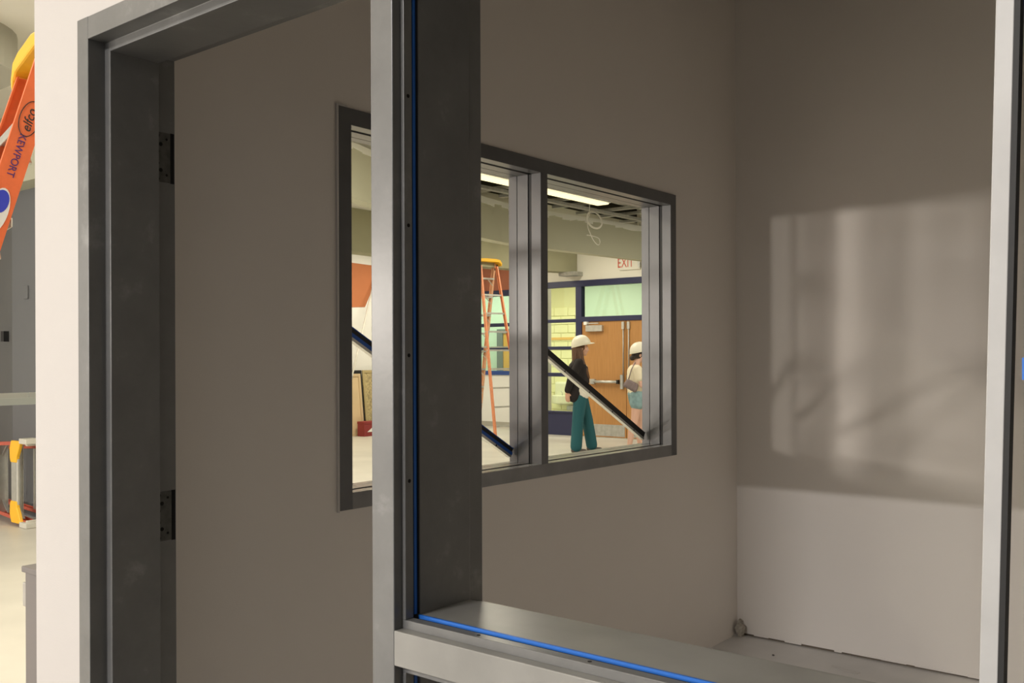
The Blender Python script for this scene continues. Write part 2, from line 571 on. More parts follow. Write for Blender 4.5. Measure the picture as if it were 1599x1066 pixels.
# ================================================================== GREY HOLLOW-METAL DOOR AND SIDELIGHT FRAME
D1 = thing('door_1', 'grey primed hollow metal door and sidelight frame nearest the camera', 'door frame', (-1.1, 1.15, 0), kind='structure')
HEADZ = 2.136
TOPZ = 2.186
jamb = [(-2.086, 1.05), (-2.038, 1.05), (-2.038, 1.090), (-2.017, 1.090), (-2.017, 1.2086), (-2.038, 1.2086), (-2.038, 1.262), (-2.086, 1.262)]
MB().pz(jamb, 0, TOPZ).build('hinge_jamb', FRAME, D1, bevel=0.0016)
mull = [(-1.132, 1.05), (-1.082, 1.05), (-1.082, 1.0866), (-1.090, 1.0866), (-1.090, 1.1005), (-1.0746, 1.1005), (-1.0746, 1.2239), (-1.0795, 1.2239), (-1.0795, 1.262),
        (-1.132, 1.262), (-1.132, 1.2086), (-1.152, 1.2086), (-1.152, 1.090), (-1.132, 1.090)]
MB().pz(mull, 0, TOPZ).build('mullion', FRAME, D1, bevel=0.0016)
rjamb = [(-0.1315, 1.05), (-0.1815, 1.05), (-0.1815, 1.0866), (-0.1735, 1.0866), (-0.1735, 1.1005), (-0.2005, 1.1005), (-0.2005, 1.2239), (-0.191, 1.2239), (-0.191, 1.254), (-0.1315, 1.254)]
MB().pz(rjamb, 0, TOPZ).build('side_jamb', FRAME, D1, bevel=0.0016)
head = [(1.0505, TOPZ - 0.0004), (1.0502, HEADZ), (1.0905, HEADZ), (1.0905, HEADZ - 0.021), (1.2080, HEADZ - 0.021), (1.2080, HEADZ), (1.2612, HEADZ), (1.2612, TOPZ - 0.0004)]
MB().px(head, -2.039, -1.131).build('door_head', FRAME, D1, bevel=0.0016)
shead = [(1.0505, TOPZ - 0.0004), (1.0505, HEADZ), (1.101, HEADZ), (1.101, HEADZ - 0.012), (1.2235, HEADZ - 0.012), (1.2235, HEADZ), (1.2535, HEADZ), (1.2535, TOPZ - 0.0004)]
MB().px(shead, -1.083, -0.18).build('sidelight_head', FRAME, D1, bevel=0.0016)
rail = [(1.0503, 0.945), (1.0503, 1.0005), (1.0866, 1.0005), (1.0866, 0.995), (1.1008, 0.995), (1.1008, 1.0165), (1.2236, 1.0165), (1.2236, 1.008), (1.2536, 1.008),
        (1.2536, 0.937), (1.2236, 0.937), (1.2236, 0.929), (1.1008, 0.929), (1.1008, 0.945)]
MB().px(rail, -1.083, -0.18).build('rail', mat('dusty_lit_frame_paint', (0.31, 0.305, 0.285), 0.33, var=0.2, vscale=7), D1, bevel=0.0016)  # pale dust, plus the sill's reflected light put into the rail colour
brail = [(1.0503, 0.0), (1.0503, 0.1), (1.101, 0.1), (1.101, 0.12), (1.2236, 0.12), (1.2236, 0.1), (1.2536, 0.1), (1.2536, 0.0)]
MB().px(brail, -1.083, -0.18).build('bottom_rail', FRAME, D1, bevel=0.0016)
# glazing lips (screw-on angle) around both openings
lip = MB().box(-1.0826, -1.0746, 1.068, 1.0862, 1.0145, HEADZ).build('glazing_bead', FRAME, D1, bevel=0.001)
for k, z in enumerate((1.234, 1.434, 1.641, 1.847, 2.055)):
    MB().tube([(-1.0752, 1.0775, z), (-1.0742, 1.0775, z)], 0.0031, 12).build('screw_hole', HOLE, lip)
lip2 = MB().box(-1.0826, -0.181, 1.068, 1.0862, 1.0004, 1.0145).build('glazing_bead', FRAME, D1, bevel=0.001)
for k in range(4):
    xx = -0.93 + 0.2 * k
    MB().tube([(xx, 1.0775, 1.0140), (xx, 1.0775, 1.0149)], 0.0031, 12).build('screw_hole', HOLE, lip2)
MB().box(-1.0826, -1.0746, 1.068, 1.0862, 0.1, 0.931).build('glazing_bead', FRAME, D1, bevel=0.001)
MB().box(-1.0826, -0.181, 1.068, 1.0862, 0.931, 0.9451).build('glazing_bead', FRAME, D1, bevel=0.001)
MB().box(-0.189, -0.1809, 1.068, 1.0862, 1.0145, HEADZ).build('glazing_bead', FRAME, D1, bevel=0.001)
# blue glazing tape on the fixed stop, at the back of the glazing groove
MB().box(-1.0898, -1.0800, 1.0872, 1.1000, 1.018, HEADZ - 0.012).build('glazing_gasket', DARK, D1)
MB().box(-1.0800, -1.0780, 1.0915, 1.0975, 1.018, HEADZ - 0.012).build('glazing_tape', BLUEG, D1)
MB().box(-1.0800, -1.0748, 1.0985, 1.1003, 1.018, HEADZ - 0.012).build('glazing_gasket', DARK, D1)
MB().box(-1.0740, -0.201, 1.0900, 1.1006, 0.996, 1.0110).build('glazing_gasket', DARK, D1)
MB().box(-1.0740, -0.201, 1.0965, 1.1006, 1.0110, 1.0172).build('glazing_tape', BLUEG, D1)
MB().box(-0.2003, -0.1740, 1.0985, 1.1003, 1.018, HEADZ - 0.012).build('glazing_tape', BLUEG, D1)
MB().pz([(-0.2035, 1.0985), (-0.1995, 1.0985), (-0.1995, 1.0995), (-0.2030, 1.0995)], 1.405, 1.428).build('torn_tape_flap', BLUEG, D1)
MB().box(-1.0800, -1.0780, 1.0915, 1.0975, 0.12, 0.929).build('glazing_tape', BLUEG, D1)
# hinge cut-outs in the rear rabbet of the hinge jamb
for z0, z1 in ((1.845, 1.962), (1.002, 1.118), (0.17, 0.286)):
    hp = MB().box(-2.0379, -2.0372, 1.2095, 1.2495, z0, z1).build('hinge_pocket', HINGE, D1)
    MB().box(-2.0378, -2.0368, 1.2495, 1.2590, z0 - 0.001, z1 + 0.001).build('hinge_slot', HOLE, hp)
    zc, hz = (z0 + z1) / 2, (z1 - z0) / 2
    for fy, fz, rr in ((1.2175, 0.86, .0042), (1.2245, 0.52, .0048), (1.2395, 0.74, .003), (1.2185, 0.22, .003), (1.2185, -0.25, .003), (1.2245, -0.52, .0048), (1.2395, -0.7, .003), (1.2175, -0.88, .0042)):
        MB().tube([(-2.0376, fy, zc + fz * hz), (-2.0366, fy, zc + fz * hz)], rr, 10).build('screw_hole', HOLE, hp)

# ================================================================== INTERIOR WINDOW FRAME IN THE LEFT WALL
W1 = thing('window_1', 'grey metal frame of the two-light interior window in the shaded wall', 'window', (-2.235, 2.888, 0.977), kind='structure')
XF, XB = -2.155, -2.310
Y0, Y1, Z0, Z1 = 1.8716, 3.904, 0.977, 2.178
G = 0.05


def wprof(o, i, s):
    """profile (x, t): o outer face edge, i inner face edge, s = direction towards the opening (+1/-1)"""
    return [(XF, o), (XF, i), (-2.200, i), (-2.200, i - s * 0.016), (-2.216, i - s * 0.016), (-2.216, i + s * 0.001), (-2.268, i + s * 0.001),
            (-2.268, i - s * 0.002), (-2.270, i - s * 0.002), (-2.270, i + s * 0.0012), (XB, i + s * 0.0012), (XB, o)]


MB().pz([(p, q) for p, q in wprof(Y0, Y0 + G, 1)], Z0, Z1).build('jamb', FRAME2, W1, bevel=0.001)
MB().pz([(p, q) for p, q in wprof(Y1, Y1 - G, -1)], Z0, Z1).build('jamb', FRAME2, W1, bevel=0.001)
MB().prism(wprof(Z1, Z1 - G, -1), lambda p, q, t: (p, t, q), Y0 + G - 0.0004, Y1 - G + 0.0004).build('head', FRAME2, W1, bevel=0.001)
MB().prism(wprof(Z0, Z0 + G, 1), lambda p, q, t: (p, t, q), Y0 + G - 0.0004, Y1 - G + 0.0004).build('sill', mat('lit_sill_paint', (0.22, 0.22, 0.22), 0.22, var=0.2, vscale=9), W1, bevel=0.001)  # sill colour lightened to stand for hall light falling on it
MA, MBB = 2.864, 2.907
pl = wprof(0, MA, -1)[1:-1]
pr = wprof(0, MBB, 1)[1:-1]
MB().pz([(p, q) for p, q in pl] + [(p, q) for p, q in reversed(pr)], Z0 + G - 0.0004, Z1 - G + 0.0004).build('mullion', FRAME2, W1, bevel=0.001)
MB().box(-2.1632, -2.1555, Y0 - 0.006, Y0 + 0.0004, Z0 - 0.004, Z1 + 0.006).build('caulk_edge', PAINT, W1)
MB().box(-2.1632, -2.1555, Y0, Y0 + 0.035, Z1 - 0.0004, Z1 + 0.006).build('caulk_edge', PAINT, W1)
# black gasket lying in the glazing channels of both lights
for ya, yb in ((Y0 + G, MA), (MBB, Y1 - G)):
    zt, zb = Z1 - G, Z0 + G
    a, b = -2.2155, -2.2005
    MB().box(a, b, ya - 0.0155, ya - 0.003, zb, zt).build('gasket', DARK, W1)
    MB().box(a, b, yb + 0.003, yb + 0.0155, zb, zt).build('gasket', DARK, W1)
    MB().box(a, b, ya, yb, zt + 0.003, zt + 0.0155).build('gasket', DARK, W1)
    MB().box(a, b, ya, yb, zb - 0.0155, zb - 0.003).build('gasket', DARK, W1)


def stop_bar(name, label, p0, p1, tape, n_holes=5):
    """loose removable glazing stop: metal channel, black gasket, screw holes, tape"""
    p0, p1 = Vector(p0), Vector(p1)
    t = thing(name, label, 'glazing stop', p0 if p0.z < p1.z else p1, group='loose glazing stops')
    x, y, z = frame_of(p1 - p0, Vector((0, 0, 1)))
    off = lambda a, b: (p0 + x * a + y * b, p1 + x * a + y * b)
    up = (0, 0, 1)
    # camera sees the side that faces the room
    a = off(0, -0.013)
    ch = MB().bar(a[0], a[1], 0.020, 0.011, up).build('channel', ALU, t, bevel=0.001)
    if tape:
        a = off(0, 0.0105)
        MB().bar(a[0], a[1], 0.016, 0.016, up).build('gasket_strip', DARK, t, bevel=0.002)
        a = off(0, -0.0025)
        MB().bar(a[0], a[1], 0.0215, 0.012, up).build('tape', BLUET, t)
        a = off(0, 0.0195)
        MB().bar(a[0], a[1], 0.018, 0.003, up).build('tape', BLUET, t)
    else:
        a = off(0, 0.006)
        MB().bar(a[0], a[1], 0.017, 0.026, up).build('gasket_strip', DARK, t, bevel=0.002)
    side = x if x.x > 0 else -x
    L = (p1 - p0).length
    for k in range(n_holes):
        c = p0 + z * (L * (k + 0.5) / n_holes) + y * -0.013
        MB().tube([c + side * 0.0095, c + side * 0.0109], 0.0038, 10).build('screw_hole', HOLE, ch)
    return t


stop_bar('glazing_stop', 'loose dark glazing stop with blue tape slanting across the left window light', (-2.292, 1.945, 1.556), (-2.292, 2.845, 1.062), True)
stop_bar('glazing_stop', 'loose black and silver glazing stop slanting across the right window light', (-2.292, 2.93, 1.522), (-2.292, 3.83, 1.062), False)

# stop standing on the sill of the sidelight
t = thing('glazing_stop', 'pale grey glazing stop leaning upright beside the blue-taped jamb at far right', 'glazing stop', (-0.247, 1.15, 1.0205), group='loose glazing stops')
pb, pt = Vector((-0.2462, 1.150, 1.0215)), Vector((-0.2185, 1.150, 2.10))
MB().section(pb, pt, [(-0.010, -0.009), (-0.0105, 0.004), (-0.0075, 0.008), (0.0085, 0.010), (0.0085, -0.009)], up=(0, 1, 0)).build('channel', mat('pale_metal', (0.50, 0.50, 0.495), 0.45, 0.0, var=0.1, vscale=12), t, bevel=0.001)
MB().section(pb + Vector((0.0115, 0, 0)), pt + Vector((0.0115, 0, 0)), [(-0.003, -0.010), (-0.003, 0.009), (0.003, 0.009), (0.003, -0.010)], up=(0, 1, 0)).build('gasket_strip', DARK, t)

# ================================================================== NAVY GLAZED SCREEN AND WOODEN DOORS
W2 = thing('window_2', 'navy framed glazed screen around the wooden double doors', 'window', (-10.0, DY, 0), kind='structure')
fy0, fy1 = DY - 0.02, DY + 0.10


def member(x0, x1, z0, z1, y0=None, m=NAVY, name='frame_member'):
    a = fy0 if y0 is None else y0
    return MB().box(x0, x1, a, a + 0.12, z0, z1).build(name, m, W2, bevel=0.004)


member(-11.3, -6.5, 2.71, 2.82)
member(-9.89, -9.763, 0, 2.71)
member(-7.91, -7.79, 0, 2.71)
member(-9.763, -7.91, 2.07, 2.16)
member(-11.3, -9.89, 2.07, 2.13)
member(-11.3, -9.89, 1.57, 1.63)
member(-11.3, -9.89, 1.076, 1.146)
member(-11.3, -9.89, 0.41, 0.44)
member(-11.3, -11.2, 0.44, 2.71)
MB().box(-11.3, -9.89, DY, DY + 0.08, 0, 0.41).build('kick_panel', NAVY, W2)
for z0, z1 in ((2.13, 2.71), (1.63, 2.07), (1.146, 1.57), (0.44, 1.076)):
    MB().box(-11.2, -9.89, DY + 0.03, DY + 0.04, z0, z1).build('pane', GLASSC, W2)
MB().box(-9.763, -7.91, DY + 0.03, DY + 0.04, 2.16, 2.71).build('pane', GLASSG, W2)
member(-7.79, -6.5, 2.07, 2.13)
MB().box(-7.79, -6.5, DY + 0.03, DY + 0.04, 2.13, 2.71).build('pane', GLASSG, W2)
MB().box(-7.79, -6.5, DY, DY + 0.08, 0, 2.07).build('kick_panel', NAVY, W2)

W3 = thing('window_3', 'navy and blue framed green panes behind the tall ladder', 'window', (-12.4, SY, 1.07), kind='structure')
for z0, z1, m in ((2.70, 2.82, NAVY), (2.07, 2.14, NAVY), (1.585, 1.655, NAVY), (1.07, 1.157, NAVYB)):
    MB().box(LX, -11.4, SY - 0.03, SY + 0.1, z0, z1).build('frame_member', m, W3, bevel=0.004)
for z0, z1 in ((2.14, 2.70), (1.655, 2.07), (1.157, 1.585)):
    MB().box(LX, -11.4, SY + 0.03, SY + 0.04, z0, z1).build('pane', GLASSG, W3)

D2 = thing('door_2', 'pair of honey oak veneer doors behind the two people', 'door', (-8.83, DY, 0), kind='structure')
for s, x0, x1 in ((-1, -9.763, -8.833), (1, -8.827, -7.91)):
    lf = MB().box(x0 + 0.004, x1 - 0.001, DY + 0.0, DY + 0.045, 0.012, 2.07).build('door_leaf', OAK, D2, bevel=0.002)
    MB().box(x0 + 0.05, x1 - 0.03, DY - 0.003, DY, 0.03, 0.235).build('kick_plate', STEEL, lf)
    if s < 0:
        MB().tube([(x0 + 0.28, DY - 0.055, 0.995), (x1 - 0.16, DY - 0.055, 0.995)], 0.026, 12).build('panic_bar', ALU, lf, smooth=True)
        MB().box(x0 + 0.20, x0 + 0.30, DY - 0.06, DY, 0.95, 1.04).build('bar_bracket', STEEL, lf, bevel=0.006)
        MB().box(x1 - 0.17, x1 - 0.13, DY - 0.07, DY, 0.96, 1.03).build('bar_bracket', DARK, lf, bevel=0.006)
    else:
        MB().tube([(x0 + 0.16, DY - 0.055, 0.995), (x1 - 0.28, DY - 0.055, 0.995)], 0.026, 12).build('panic_bar', ALU, lf, smooth=True)
    ax = x1 - 0.10 if s < 0 else x0 + 0.03
    e = MB()
    e.pz([(ax + 0.035 + 0.035 * math.cos(i * math.pi / 4), DY - 0.035 + 0.035 * math.sin(i * math.pi / 4)) for i in range(8)], 0.87, 1.12)
    e.build('exit_device', STEEL, lf, bevel=0.004)
    rx = x1 - 0.045 if s < 0 else x0 + 0.06
    MB().tube([(rx, DY - 0.02, 1.10), (rx, DY - 0.02, 2.02)], 0.011, 8).build('vertical_rod', STEEL, lf, smooth=True)
    MB().box(rx - 0.025, rx + 0.025, DY - 0.04, DY, 1.92, 2.05).build('rod_latch', ALU, lf, bevel=0.004)
    if s < 0:
        MB().box(x0 + 0.12, x0 + 0.47, DY - 0.07, DY, 1.89, 2.0).build('door_closer', ALU, lf, bevel=0.006)
        MB().bar((x0 + 0.11, DY - 0.05, 2.035), (x0 + 0.42, DY - 0.09, 2.035), 0.03, 0.02).build('closer_arm', ALU, lf)
        MB().box(x0 + 0.08, x0 + 0.15, DY - 0.07, DY, 2.01, 2.07).build('closer_foot', WHITE, lf, bevel=0.004)
MB().box(-9.763, -7.91, DY - 0.05, DY + 0.08, 0, 0.010).build('threshold', ALU, D2)

# drinking fountain in the lobby
df = thing('drinking_fountain', 'pale wall drinking fountain behind the lower yellow pane', 'fountain', (-12.9, 18.0, 0.3))
fx = -12.93
MB().box(fx - 0.28, fx + 0.28, 18.06, 18.176, 0.32, 0.86).build('back_plate', mat('fountain_white', (0.74, 0.73, 0.50), 0.4), df, bevel=0.05)
MB().pz([(fx + 0.26 * math.cos(math.pi + i * math.pi / 10), 18.06 + 0.34 * math.sin(math.pi + i * math.pi / 10)) for i in range(11)], 0.36, 0.55).build('basin', MATS['fountain_white'], df, bevel=0.02)
MB().tube([(fx, 18.0, 0.55), (fx, 17.98, 0.62), (fx, 17.94, 0.64)], 0.012, 8).build('spout', ALU, df, smooth=True)
MB().box(fx + 0.10, fx + 0.42, 18.02, 18.176, 0.20, 0.31).build('drain_cover', STEEL, df, bevel=0.01)

# exit sign
ex = thing('exit_sign', 'small pale sign with red EXIT letters above the oak doors', 'sign', (-8.75, DY, 2.95))
MB().box(-8.95, -8.53, DY - 0.03, DY, 2.95, 3.19).build('panel', PAINT2, ex, bevel=0.004)
MB().box(-8.56, -8.52, DY - 0.05, DY - 0.01, 2.98, 3.16).build('end_bracket', STEEL, ex)
mx = Matrix.Translation(WM[ex.name].inverted() @ Vector((-8.82, DY - 0.031, 3.07))) @ Matrix.Rotation(math.radians(90), 4, 'X') @ Matrix.Scale(0.68, 4, (1, 0, 0))
lettering('letters', 'EXIT', 0.24, REDL, ex, mx)

# ================================================================== BULKHEADS, OPEN CEILING
def sweep(path, z0, z1, th, sgn=-1):
    """vertical wall-like bulkhead along a plan polyline, thickened away from the window"""
    pts = [Vector((a, b)) for a, b in path]
    off = []
    for i, p in enumerate(pts):
        d = (pts[min(i + 1, len(pts) - 1)] - pts[max(i - 1, 0)]).normalized()
        nrm = Vector((-d.y, d.x))
        off.append(p + nrm * th)
    poly = [(p.x, p.y) for p in pts] + [(p.x, p.y) for p in reversed(off)]
    return MB().pz(poly, z0, z1)


def smooth_path(pts, n=8):
    out = []
    P = [Vector(p) for p in pts]
    for i in range(len(P) - 1):
        a, b, c, d = P[max(i - 1, 0)], P[i], P[i + 1], P[min(i + 2, len(P) - 1)]
        for k in range(n):
            t = k / n
            out.append(0.5 * ((2 * b) + (c - a) * t + (2 * a - 5 * b + 4 * c - d) * t * t + (3 * b - 3 * c + d - a) * t ** 3))
    out.append(P[-1])
    return [tuple(p) for p in out]


curve1 = smooth_path([(-6.75, 5.2), (-7.1, 6.47), (-7.75, 8.2), (-8.18, 9.98), (-8.17, 11.2), (-8.03, 12.6), (-7.9, 14.19)])
bk = thing('ceiling_bulkhead', 'curved olive-grey ceiling bulkhead nearest the interior window', 'bulkhead', (-8, 10, 3.0), kind='structure')
sweep(curve1, 3.0, 3.52, 0.16).build('face_board', OLIVE, bk)
# torn pale board edge along the top
ed = MB()
for i in range(len(curve1) - 1):
    (xa, ya), (xb, yb) = curve1[i], curve1[i + 1]
    lo = 3.47 + random.uniform(-0.025, 0.03)
    lo2 = 3.47 + random.uniform(-0.025, 0.03)
    ed.add([(xa + 0.012, ya, lo), (xb + 0.012, yb, lo2), (xb + 0.012, yb, 3.545), (xa + 0.012, ya, 3.545),
            (xa - 0.10, ya, lo), (xb - 0.10, yb, lo2), (xb - 0.10, yb, 3.545), (xa - 0.10, ya, 3.545)],
           [(0, 1, 2, 3), (7, 6, 5, 4), (3, 2, 6, 7), (0, 4, 5, 1), (0, 3, 7, 4), (1, 5, 6, 2)])
ed.build('torn_board_edge', DRYEDGE, bk)
curve2 = smooth_path([(-10.2, 5.0), (-10.37, 9.43), (-10.42, 12.24), (-9.86, 14.19)])
bk2 = thing('ceiling_bulkhead', 'darker olive ceiling bulkhead farther away behind the curved one', 'bulkhead', (-10.3, 10, 2.97), kind='structure')
sweep(curve2, 2.97, 3.6, 0.3).build('face_board', mat('dark_olive_paint', (0.33, 0.32, 0.21), 0.8, var=0.04), bk2)
MB().box(-10.10, -9.74, DY - 0.25, DY, 2.90, 2.97).build('beam_plate', STEEL, bk2)
bk3 = thing('ceiling_bulkhead', 'olive soffit over the grey wall behind the orange ladder', 'bulkhead', (-9, 3.9, 2.98), kind='structure')
MB().box(-13.0, -7.6, 3.80, 4.25, 2.98, 3.6).build('face_board', OLIVE, bk3)
bk4 = thing('ceiling_bulkhead', 'rounded grey soffit end at the top left edge', 'bulkhead', (-6.9, 2.5, 3.32), kind='structure')
MB().pz([(-6.83 + 0.5 * math.cos(i * math.pi / 16), 2.47 + 0.5 * math.sin(i * math.pi / 16)) for i in range(-8, 9)], 3.33, 3.6).build('round_end', mat('soffit_grey', (0.40, 0.39, 0.33), 0.8), bk4)
MB().box(-10.0, -6.8302, 1.97, 2.97, 3.33, 3.6).build('face_board', MATS['soffit_grey'], bk4)

# metal studs over the curved bulkhead
csec = [(-0.04, -0.02), (0.04, -0.02), (0.04, 0.02), (0.034, 0.02), (0.034, -0.014), (-0.034, -0.014), (-0.034, 0.02), (-0.04, 0.02)]
studs = [((-7.45, 7.7, 3.72), (-7.62, 14.1, 3.72)), ((-7.15, 7.7, 3.86), (-7.30, 14.1, 3.86)), ((-7.86, 8.6, 3.60), (-7.80, 14.1, 3.60)),
         ((-7.0, 9.0, 3.66), (-7.95, 10.4, 3.62))]
labs = ['long galvanised ceiling channel running over the middle of the bulkhead', 'highest long galvanised channel in the open ceiling void',
        'galvanised channel lying just above the torn bulkhead edge', 'slanting galvanised brace beside the ceiling lamp']
for (a, b), l in zip(studs, labs):
    o = MB().section(a, b, csec).build('ceiling_channel', STEEL)
    tag(o, l, 'channel', 'metal channels in the ceiling void')
yy = 8.3
k = 0
ords = ['first', 'second', 'third', 'fourth', 'fifth', 'sixth', 'seventh', 'eighth', 'ninth', 'tenth']
while yy < 14.0 and k < 10:
    o = MB().section((-8.35, yy, 3.64 + 0.02 * (k % 2)), (-7.35, yy + 0.15, 3.66 + 0.02 * (k % 2)), csec).build('cross_channel', STEEL)
    tag(o, ords[k] + ' short cross channel over the bulkhead counting from the window side', 'channel', 'short cross channels over the bulkhead')
    yy += 0.62
    k += 1
for i, (a, b, c, l) in enumerate(((-7.6, 11.0, 4.12, 'nearer tuft of yellow insulation in the open ceiling'), (-7.1, 13.05, 4.05, 'farther sagging yellow insulation batt near the end wall'), (-7.9, 8.9, 4.12, 'brown insulation batt above the bulkhead by the lamp'))):
    mb = MB()
    n, m = 26, 12
    for j in range(m + 1):
        for q in range(n + 1):
            u_, v_ = q / n - .5, j / m - .5
            mb.v.append(Vector((a + v_ * 1.3, b + u_ * 1.9, c + 0.09 * math.sin(9 * u_ + 3 * v_ + i) + 0.07 * random.random() - 0.14 * (u_ * u_ + v_ * v_))))
    w = n + 1
    mb.f += [(j * w + q, j * w + q + 1, (j + 1) * w + q + 1, (j + 1) * w + q) for j in range(m) for q in range(n)]
    o = mb.build('insulation_batt', INSUL)
    sd = o.modifiers.new('thick', 'SOLIDIFY')
    sd.thickness = 0.1
    sd.offset = 1
    tag(o, l, 'insulation', 'insulation in the ceiling void')

# ceiling lamp in view
lm = thing('ceiling_lamp', 'glowing linear ceiling lamp seen at the top of the window', 'lamp', (-6.9, 8.7, 3.44))
MB().box(-7.0, -6.79, 6.9, 10.56, 3.455, 3.56).build('housing', WHITE, lm, bevel=0.006)
MB().box(-6.985, -6.805, 6.93, 10.53, 3.435, 3.456).build('lens', LENS, lm, bevel=0.006)
for y in (7.8, 9.7):
    MB().tube([(-6.9, y, 3.56), (-6.9, y, 4.75)], 0.004, 6).build('hanger_wire', STEEL, lm)

# coiled white cable hanging from the void
cp = []
base = Vector((-7.45, 11.05, 0))
ux, uy = 0.7801, 0.6257


def cpt(a, z, dd=0.0):
    return (base.x + a * ux - dd * uy, base.y + a * uy + dd * ux, z)


for z in (3.74, 3.65, 3.55, 3.47, 3.42):
    cp.append(cpt(-0.01, z))
for turn in range(2):
    for i in range(18):
        t = 2 * math.pi * i / 18
        rr = 0.105 + 0.012 * turn
        cp.append(cpt(0.06 - rr * math.cos(t) * 0.92 + 0.02 * math.sin(t), 3.35 - rr * 1.05 * math.sin(t) + 0.015 * math.cos(t), 0.012 * turn + 0.02 * math.sin(2 * t)))
cp += [cpt(-0.04, 3.29), cpt(-0.03, 3.23), cpt(0.0, 3.16), cpt(0.03, 3.09), cpt(0.07, 3.03), cpt(0.11, 3.0), cpt(0.135, 3.03), cpt(0.12, 3.09), cpt(0.05, 3.12), cpt(-0.05, 3.14)]
cb = MB().tube([Vector(p) for p in smooth_path(cp, 3)], 0.0065, 6).build('hanging_cable', CABLE, smooth=True)
tag(cb, 'white coiled cable dangling from the open ceiling', 'cable')

# ================================================================== GREY WALL AT FAR LEFT
gw = thing('wall_hall_grey', 'grey painted hall wall behind the orange ladder', 'wall', (-8.9, 4, 0), kind='structure')
MB().box(-9.19, -7.6, 4.0, 4.2, 0, 2.98).build('pier', GREYW, gw)
MB().pz([(-12.5, 4.9), (-9.19, 4.02), (-9.19, 4.2), (-12.5, 5.1)], 0, 2.98).build('angled_wall', mat('grey_wall_shaded_paint', (0.105, 0.107, 0.107), 0.7, var=0.05), gw)  # same grey as the pier, darkened for the shade on this wall
MB().box(-8.93, -8.85, 3.985, 4.0, 1.98, 2.10).build('switch_plate', GREYW, gw, bevel=0.004)
MB().box(-9.55, -9.49, 4.05, 4.13, 1.60, 1.70).build('door_latch', DARK, gw)

# ================================================================== LADDERS
def rail_section(w, t, s):
    """channel section: web w deep (local y), flanges t towards the inside (s)"""
    h = w / 2
    return [(0, -h), (0, h), (-s * t, h), (-s * t, h - 0.006), (-s * 0.006, h - 0.006), (-s * 0.006, -h + 0.006), (-s * t, -h + 0.006), (-s * t, -h)]


